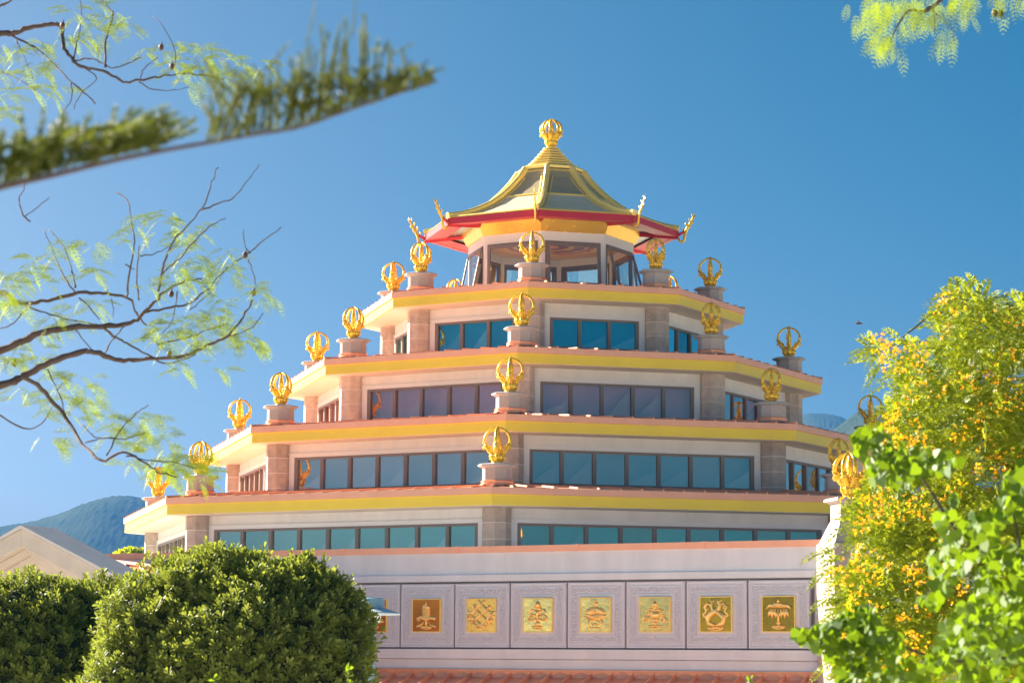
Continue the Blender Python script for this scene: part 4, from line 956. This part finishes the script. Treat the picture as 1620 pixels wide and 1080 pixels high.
ferns_mesh(lst, 'foliage', M_pinn, ft, O3, .42)
# flowers
fp = sample(poly3, 2200); fp = fp[noise_keep(fp, .045, .25, 11)]
extra = np.array([(1395, 545), (1400, 548), (1385, 537), (1404, 555), (1500, 475), (1510, 468), (1492, 484), (1340, 790), (1370, 790), (1390, 810), (1355, 830), (1400, 770), (1310, 900), (1330, 905), (1320, 925), (1380, 960), (1410, 680), (1425, 690), (1405, 655)])
fp = np.concatenate([fp, np.repeat(extra, 3, 0)+rng.normal(0, 4, (len(extra)*3, 2))])
C = []
for (x, y) in fp:
    b = np.array(P(x, y, Y3-1.0+rng.uniform(0, 1.1)*min(1, max(.25, (x-1380)/180))-(.1)))
    for _ in range(rng.integers(1, 5)): C.append(b+rng.normal(0, .028, 3))
C = np.array(C); VV = []
for j in range(5):
    d = unit(len(C))*.8+np.array([0, -.35, .35]); d /= np.linalg.norm(d, axis=1, keepdims=True)
    VV.append(leaves(C, d, unit(len(C)), rng.uniform(.012, .022, len(C)), rng.uniform(.011, .019, len(C)), shape_='obov'))
np_mesh('flower', np.concatenate(VV)-np.array(O3), 7, M_flower, ft)
mb = MB()
for pts, a, b_ in (([(1900, 560), (1760, 540), (1640, 522), (1600, 515), (1560, 512), (1520, 500), (1480, 495), (1445, 520), (1405, 552)], 5, 1), ([(1640, 620), (1560, 600), (1480, 590), (1430, 560)], 3, .8), ([(1760, 800), (1640, 760), (1520, 700), (1440, 690)], 5, 1), ([(1700, 900), (1600, 860), (1500, 850), (1400, 840), (1330, 870)], 4, 1), ([(1700, 1000), (1560, 960), (1440, 930), (1330, 950)], 4, 1), ([(1600, 520), (1550, 480), (1500, 470), (1493, 455)], 2, .6), ([(1500, 500), (1505, 540), (1470, 580)], 1.5, .7)):
    W3 = smooth_line([P(x, y, Y3) for x, y in pts], 4); n = len(W3); mb.tube([p-O3 for p in W3], [(a+(b_-a)*i/(n-1))*PX3 for i in range(n)], 6)
mb.build('branch', M_bark, ft, smooth=True)
mb = MB(); mb.tube([(0, 0, -.6), (.15, 0, .8), (.35, .1, 2.0), (.5, 0, 3.2), (.4, 0, 4.4)], [.18, .15, .12, .09, .04], 10)
for q in ((1700, 545), (1640, 620), (1760, 800), (1700, 900), (1700, 1000)):
    e = P(q[0], q[1], Y3)-O3; mb.tube([(.4, .05, max(.5, e.z-1.0)), (.45, .05, e.z-.4), e], [.06, .045, .02], 7)
mb.build('trunk', M_bark, ft, smooth=True)

# ---- heart-leaved tree in front of it
Y4 = 9.0; O4 = Vector((P(1760, 900, Y4).x, Y4, 4.1)); PX4 = Y4/FPX
ht = tag(empty('heart_leaved_tree', O4), 'nearer tree with glossy round bright green leaves in the lower right corner', 'tree')
poly4 = [(1350, 676), (1395, 672), (1430, 705), (1500, 712), (1560, 728), (1600, 735), (1660, 690), (1900, 690), (1900, 1090), (1335, 1090), (1325, 1040), (1262, 1008), (1258, 990), (1290, 985), (1345, 960), (1370, 950), (1400, 965), (1480, 935), (1470, 880), (1490, 840), (1470, 800), (1440, 770), (1385, 760), (1352, 700)]
S = sample(poly4, 5200); S = S[noise_keep(S, .022, -1.1, 21)]
hang = []
S = np.concatenate([S, np.array([(1358, 690), (1362, 715), (1375, 700), (1385, 690), (1390, 720), (1400, 745), (1412, 760), (1265, 992), (1275, 998), (1285, 992), (1298, 1002), (1310, 995), (1290, 1010), (1318, 985), (1325, 1010)])])
n = len(S); Yd = Y4+rng.uniform(-.7, .6, n)*np.clip((S[:, 0]-1330)/200, .15, 1)
C = np.array([P(x, y, yy) for (x, y), yy in zip(S, Yd)])
d = np.stack([rng.normal(-.15, .45, n), rng.normal(-.15, .35, n), rng.normal(-.75, .45, n)], 1); d /= np.linalg.norm(d, axis=1, keepdims=True)
nr = unit(n)*.7+np.array([-.35, -.5, .35]); L = rng.uniform(.024, .054, n)
V = leaves(C, d, nr, L, L*.95, shape_='heart', fold=.28)-np.array(O4)
np_mesh('foliage', V, 10, M_heart, ht)
mb = MB()
for pts, a, b_ in (([(1900, 1000), (1700, 930), (1620, 900), (1533, 858), (1500, 820), (1478, 785), (1450, 745), (1410, 705), (1372, 688)], 4.5, .9), ([(1900, 1060), (1700, 1050), (1580, 1040), (1500, 1045), (1420, 1020), (1350, 1000), (1270, 992)], 4, .8), ([(1533, 858), (1500, 900), (1450, 960)], 1.8, .7), ([(1620, 900), (1560, 960), (1500, 1000)], 2, .8), ([(1620, 900), (1600, 800), (1580, 740)], 2.4, .8), ([(1700, 930), (1680, 800), (1650, 720)], 2.4, .8)):
    W3 = smooth_line([P(x, y, Y4) for x, y in pts], 4); m2 = len(W3); mb.tube([p-O4 for p in W3], [(a+(b_-a)*i/(m2-1))*PX4 for i in range(m2)], 6)
mb.build('branch', M_bark, ht, smooth=True)
mb = MB(); e = P(1900, 1000, Y4)-O4; e2 = P(1900, 1060, Y4)-O4
mb.tube([(.5, 0, -.6), (.42, 0, .8), (e.x, 0, e.z), (.5, .1, 3.2)], [.11, .09, .07, .03], 8); mb.tube([(.45, 0, e2.z-.4), e2], [.05, .02], 6); mb.build('trunk', M_bark, ht, smooth=True)

# ---- out-of-focus conifer frond, near the camera
Y5 = 3.6; O5 = Vector((P(-1100, 700, Y5).x, Y5, 4.2)); PX5 = Y5/FPX
cf = tag(empty('conifer_tree', O5), 'blurred conifer frond sweeping in close to the camera at the upper left', 'tree')
stem = [(-1100, 560), (-600, 440), (-200, 350), (0, 297), (90, 276), (180, 254), (270, 236), (340, 224), (400, 213), (470, 202), (540, 178), (610, 154), (660, 138), (692, 128)]
SW = smooth_line([P(x, y, Y5) for x, y in stem], 6)
mb = MB(); n = len(SW); mb.tube([p-O5 for p in SW], [(7+(1.8-7)*(i/(n-1))**.6)*PX5 for i in range(n)], 8); mb.build('bough', M_bark, cf, smooth=True); mb = MB()
Cn = []; Dn = []; Ln = []
def branchlet(x0, y0, x1, y1, bend, dens, thick=1.5, nl=13):
    a = P(x0, y0, Y5+rng.normal(0, .03)); b = P(x1, y1, Y5+rng.normal(0, .07)); m = 9; pts = []
    for i in range(m):
        t = i/(m-1); p = a.lerp(b, t); p.x += math.sin(t*math.pi)*bend*PX5; pts.append(p)
    mb.tube([p-O5 for p in pts], [thick*PX5*(1-.6*i/(m-1)) for i in range(m)], 5)
    L_ = (b-a).length; k = int(L_/PX5*dens)
    for i in range(k):
        t = rng.random()*.97; j = min(m-2, int(t*(m-1))); f = t*(m-1)-j; p = pts[j].lerp(pts[j+1], f); ax = (pts[j+1]-pts[j]).normalized()
        u = unit(1)[0]; dd = np.array(ax)*.9+u*.75; dd /= np.linalg.norm(dd); Cn.append(np.array(p)); Dn.append(dd); Ln.append(nl*PX5*rng.uniform(.7, 1.2)*(1-.4*t))
def stem_y(x): return np.interp(x, [s_[0] for s_ in stem], [s_[1] for s_ in stem])
for x in np.arange(-120, 250, 6.5):      # denser green left half, fingers leaning right towards its tip
    t = (x+120)/370; h = (150-92*t)*(rng.uniform(.45, .8) if rng.random() < .6 else rng.uniform(.85, 1.12)); dx = rng.uniform(-8, 22)+62*t**2.2
    y0 = stem_y(x)-rng.uniform(0, 4)-8*t
    branchlet(x, y0, x+dx, y0-h, rng.uniform(-6, 6), 1.5, 2.4, 16)
for i in range(44):
    x = rng.uniform(-80, 235); t = (x+120)/370; y0 = stem_y(x)-rng.uniform(12, 46); branchlet(x, y0, x+rng.uniform(20, 55)+15*t, y0-rng.uniform(10, 42), rng.uniform(-5, 5), 1.6, 1.8, 14)
# inner axis of the left cluster and its tip
for (a, b_, c, d_) in ((-150, 262, 285, 178), (-150, 290, 240, 214), (120, 215, 272, 182), (140, 235, 262, 200)): branchlet(a, b_, c, d_, 0, 1.9, 2.5, 13)
for x in np.arange(328, 688, 8.5):     # taller right cluster
    t = (x-328)/362; top = np.interp(x, [328, 345, 400, 440, 480, 520, 570, 600, 640, 690], [120, 125, 100, 82, 25, 15, 10, 45, 62, 120])
    y0 = stem_y(x)
    y1 = top+rng.uniform(0, 55)*(1-.4*t)+10; branchlet(x, y0, x+rng.uniform(-6, 30)*(1-t*.6), min(y0-14, y1), rng.uniform(-10, 10), 1.5, 2.9, 11)
for i in range(95):
    x = rng.uniform(335, 672); y0 = stem_y(x)-rng.uniform(2, 85)*(1-(x-335)/420); dx = rng.choice([-1, 1])*rng.uniform(18, 40); branchlet(x, y0, x+dx, y0-rng.uniform(22, 72)*(1-(x-335)/560), rng.uniform(-6, 6), 1.6, 2.2, 10)
for (a, b_, c, d_) in ((330, 220, 352, 150), (345, 165, 325, 125), (360, 178, 455, 68), (420, 110, 460, 66), (485, 70, 500, -10), (555, 60, 562, -14), (575, 85, 578, 20), (620, 85, 655, 68), (585, 80, 605, 78)): branchlet(a, b_, c, d_, 2, .8, 1.3, 7)
mb.build('branch', M_twig, cf, smooth=True)
Cn = np.array(Cn); Dn = np.array(Dn); Ln = np.array(Ln)
np_mesh('needle_foliage', leaves(Cn, Dn, unit(len(Cn)), Ln, Ln*.2)-np.array(O5), 4, M_needle, cf)
mb = MB(); e = SW[0]-O5; mb.tube([(-.5, 0, -.4), (-.48, 0, 1), (-.45, 0, e.z), (-.42, 0, 4), (-.4, 0, 5.5)], [.10, .09, .07, .05, .02], 10); mb.tube([(-.45, 0, e.z-.02), e], [.03, .012], 7); mb.build('trunk', M_bark, cf, smooth=True)

# ---- young sprigs poking up at the bottom edge
def sprig(px, py, h, Y, label):
    b = P(px, py, Y); gz_ = 3.2; o = tag(empty('leafy_sprig', (b.x, Y, gz_)), label, 'plant')
    mb = MB(); zt_ = b.z-gz_; mb.tube([(0, 0, 0), (.02, 0, zt_*.5), (0, 0, zt_)], [.012, .008, .003], 5)
    C = []; D = []
    for i in range(26):
        t = rng.random(); z = zt_-h*t*3.0; C.append((0, 0, z)); v = rng.normal(0, 1, 3); v[2] = abs(v[2])*.8+.2; D.append(v/np.linalg.norm(v))
    C = np.array(C); D = np.array(D)
    mb.build('stem', M_bark, o); L = rng.uniform(.03, .055, len(C)); np_mesh('foliage', leaves(C, D, unit(len(C)), L, L*.5), 4, M_heart, o)
sprig(551, 1056, .06, 16, 'bright green leafy sprig at the bottom edge in front of the big bush')
sprig(340, 1068, .05, 16, 'small pale green sprig at the bottom edge left of centre')
sprig(1186, 1072, .05, 16, 'small yellow green sprig at the bottom edge below the fish plaque')

# ---- little tree seen far behind the left corner, and a bird
tb = P(210, 878, 130); tr = tag(empty('distant_tree', (tb.x, 130, 0)), 'bright green treetop far behind the left corner of the temple', 'tree')
u = unit(2600); c = u*np.array([1.15, 1.15, .8])*(.75+.35*rng.random((2600, 1)))+np.array([0, 0, tb.z-.5])
d = u+rng.normal(0, .4, u.shape); d /= np.linalg.norm(d, axis=1, keepdims=True)
np_mesh('crown', leaves(c, d, unit(2600), np.full(2600, .22), np.full(2600, .13)), 4, M_pinn, tr)
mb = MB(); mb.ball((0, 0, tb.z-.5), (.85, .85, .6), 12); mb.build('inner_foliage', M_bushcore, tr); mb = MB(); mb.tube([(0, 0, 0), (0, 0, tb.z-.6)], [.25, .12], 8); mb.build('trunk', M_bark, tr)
bp_ = P(1358, 512, 95)
bird = MB(); bird.tube([(-.13, 0, 0), (-.07, 0, .01), (0, 0, .015), (.08, 0, .01), (.13, 0, .015), (.17, 0, .01)], [.012, .035, .05, .04, .028, .006], 8)
for s in (-1, 1):
    bird.hexa([Vector((-.03, s*.02, .03)), Vector((.06, s*.02, .03)), Vector((.02, s*.16, .10)), Vector((-.05, s*.26, .06))], [Vector((-.03, s*.02, .038)), Vector((.06, s*.02, .038)), Vector((.02, s*.16, .106)), Vector((-.05, s*.26, .064))])
bo = bird.build('bird', M_bark, None, smooth=True); bo.location = bp_; tag(bo, 'tiny dark bird flying in the blue sky right of the temple', 'bird')

# ------------------------------------------------------------------ haze: even air round everything near
hz = MB(); hz.box((0, 0, 124), (6400, 6400, 252)); hm = bpy.data.materials.new('haze'); hm.use_nodes = True; n = hm.node_tree; n.nodes.remove(n.nodes['Principled BSDF'])
pv = n.nodes.new('ShaderNodeVolumePrincipled'); pv.inputs['Color'].default_value = (.08, .29, .66, 1); pv.inputs['Density'].default_value = .00021; pv.inputs['Anisotropy'].default_value = .2
n.links.new(pv.outputs[0], n.nodes['Material Output'].inputs['Volume'])
ho = hz.build('haze', hm); tag(ho, kind='stuff')
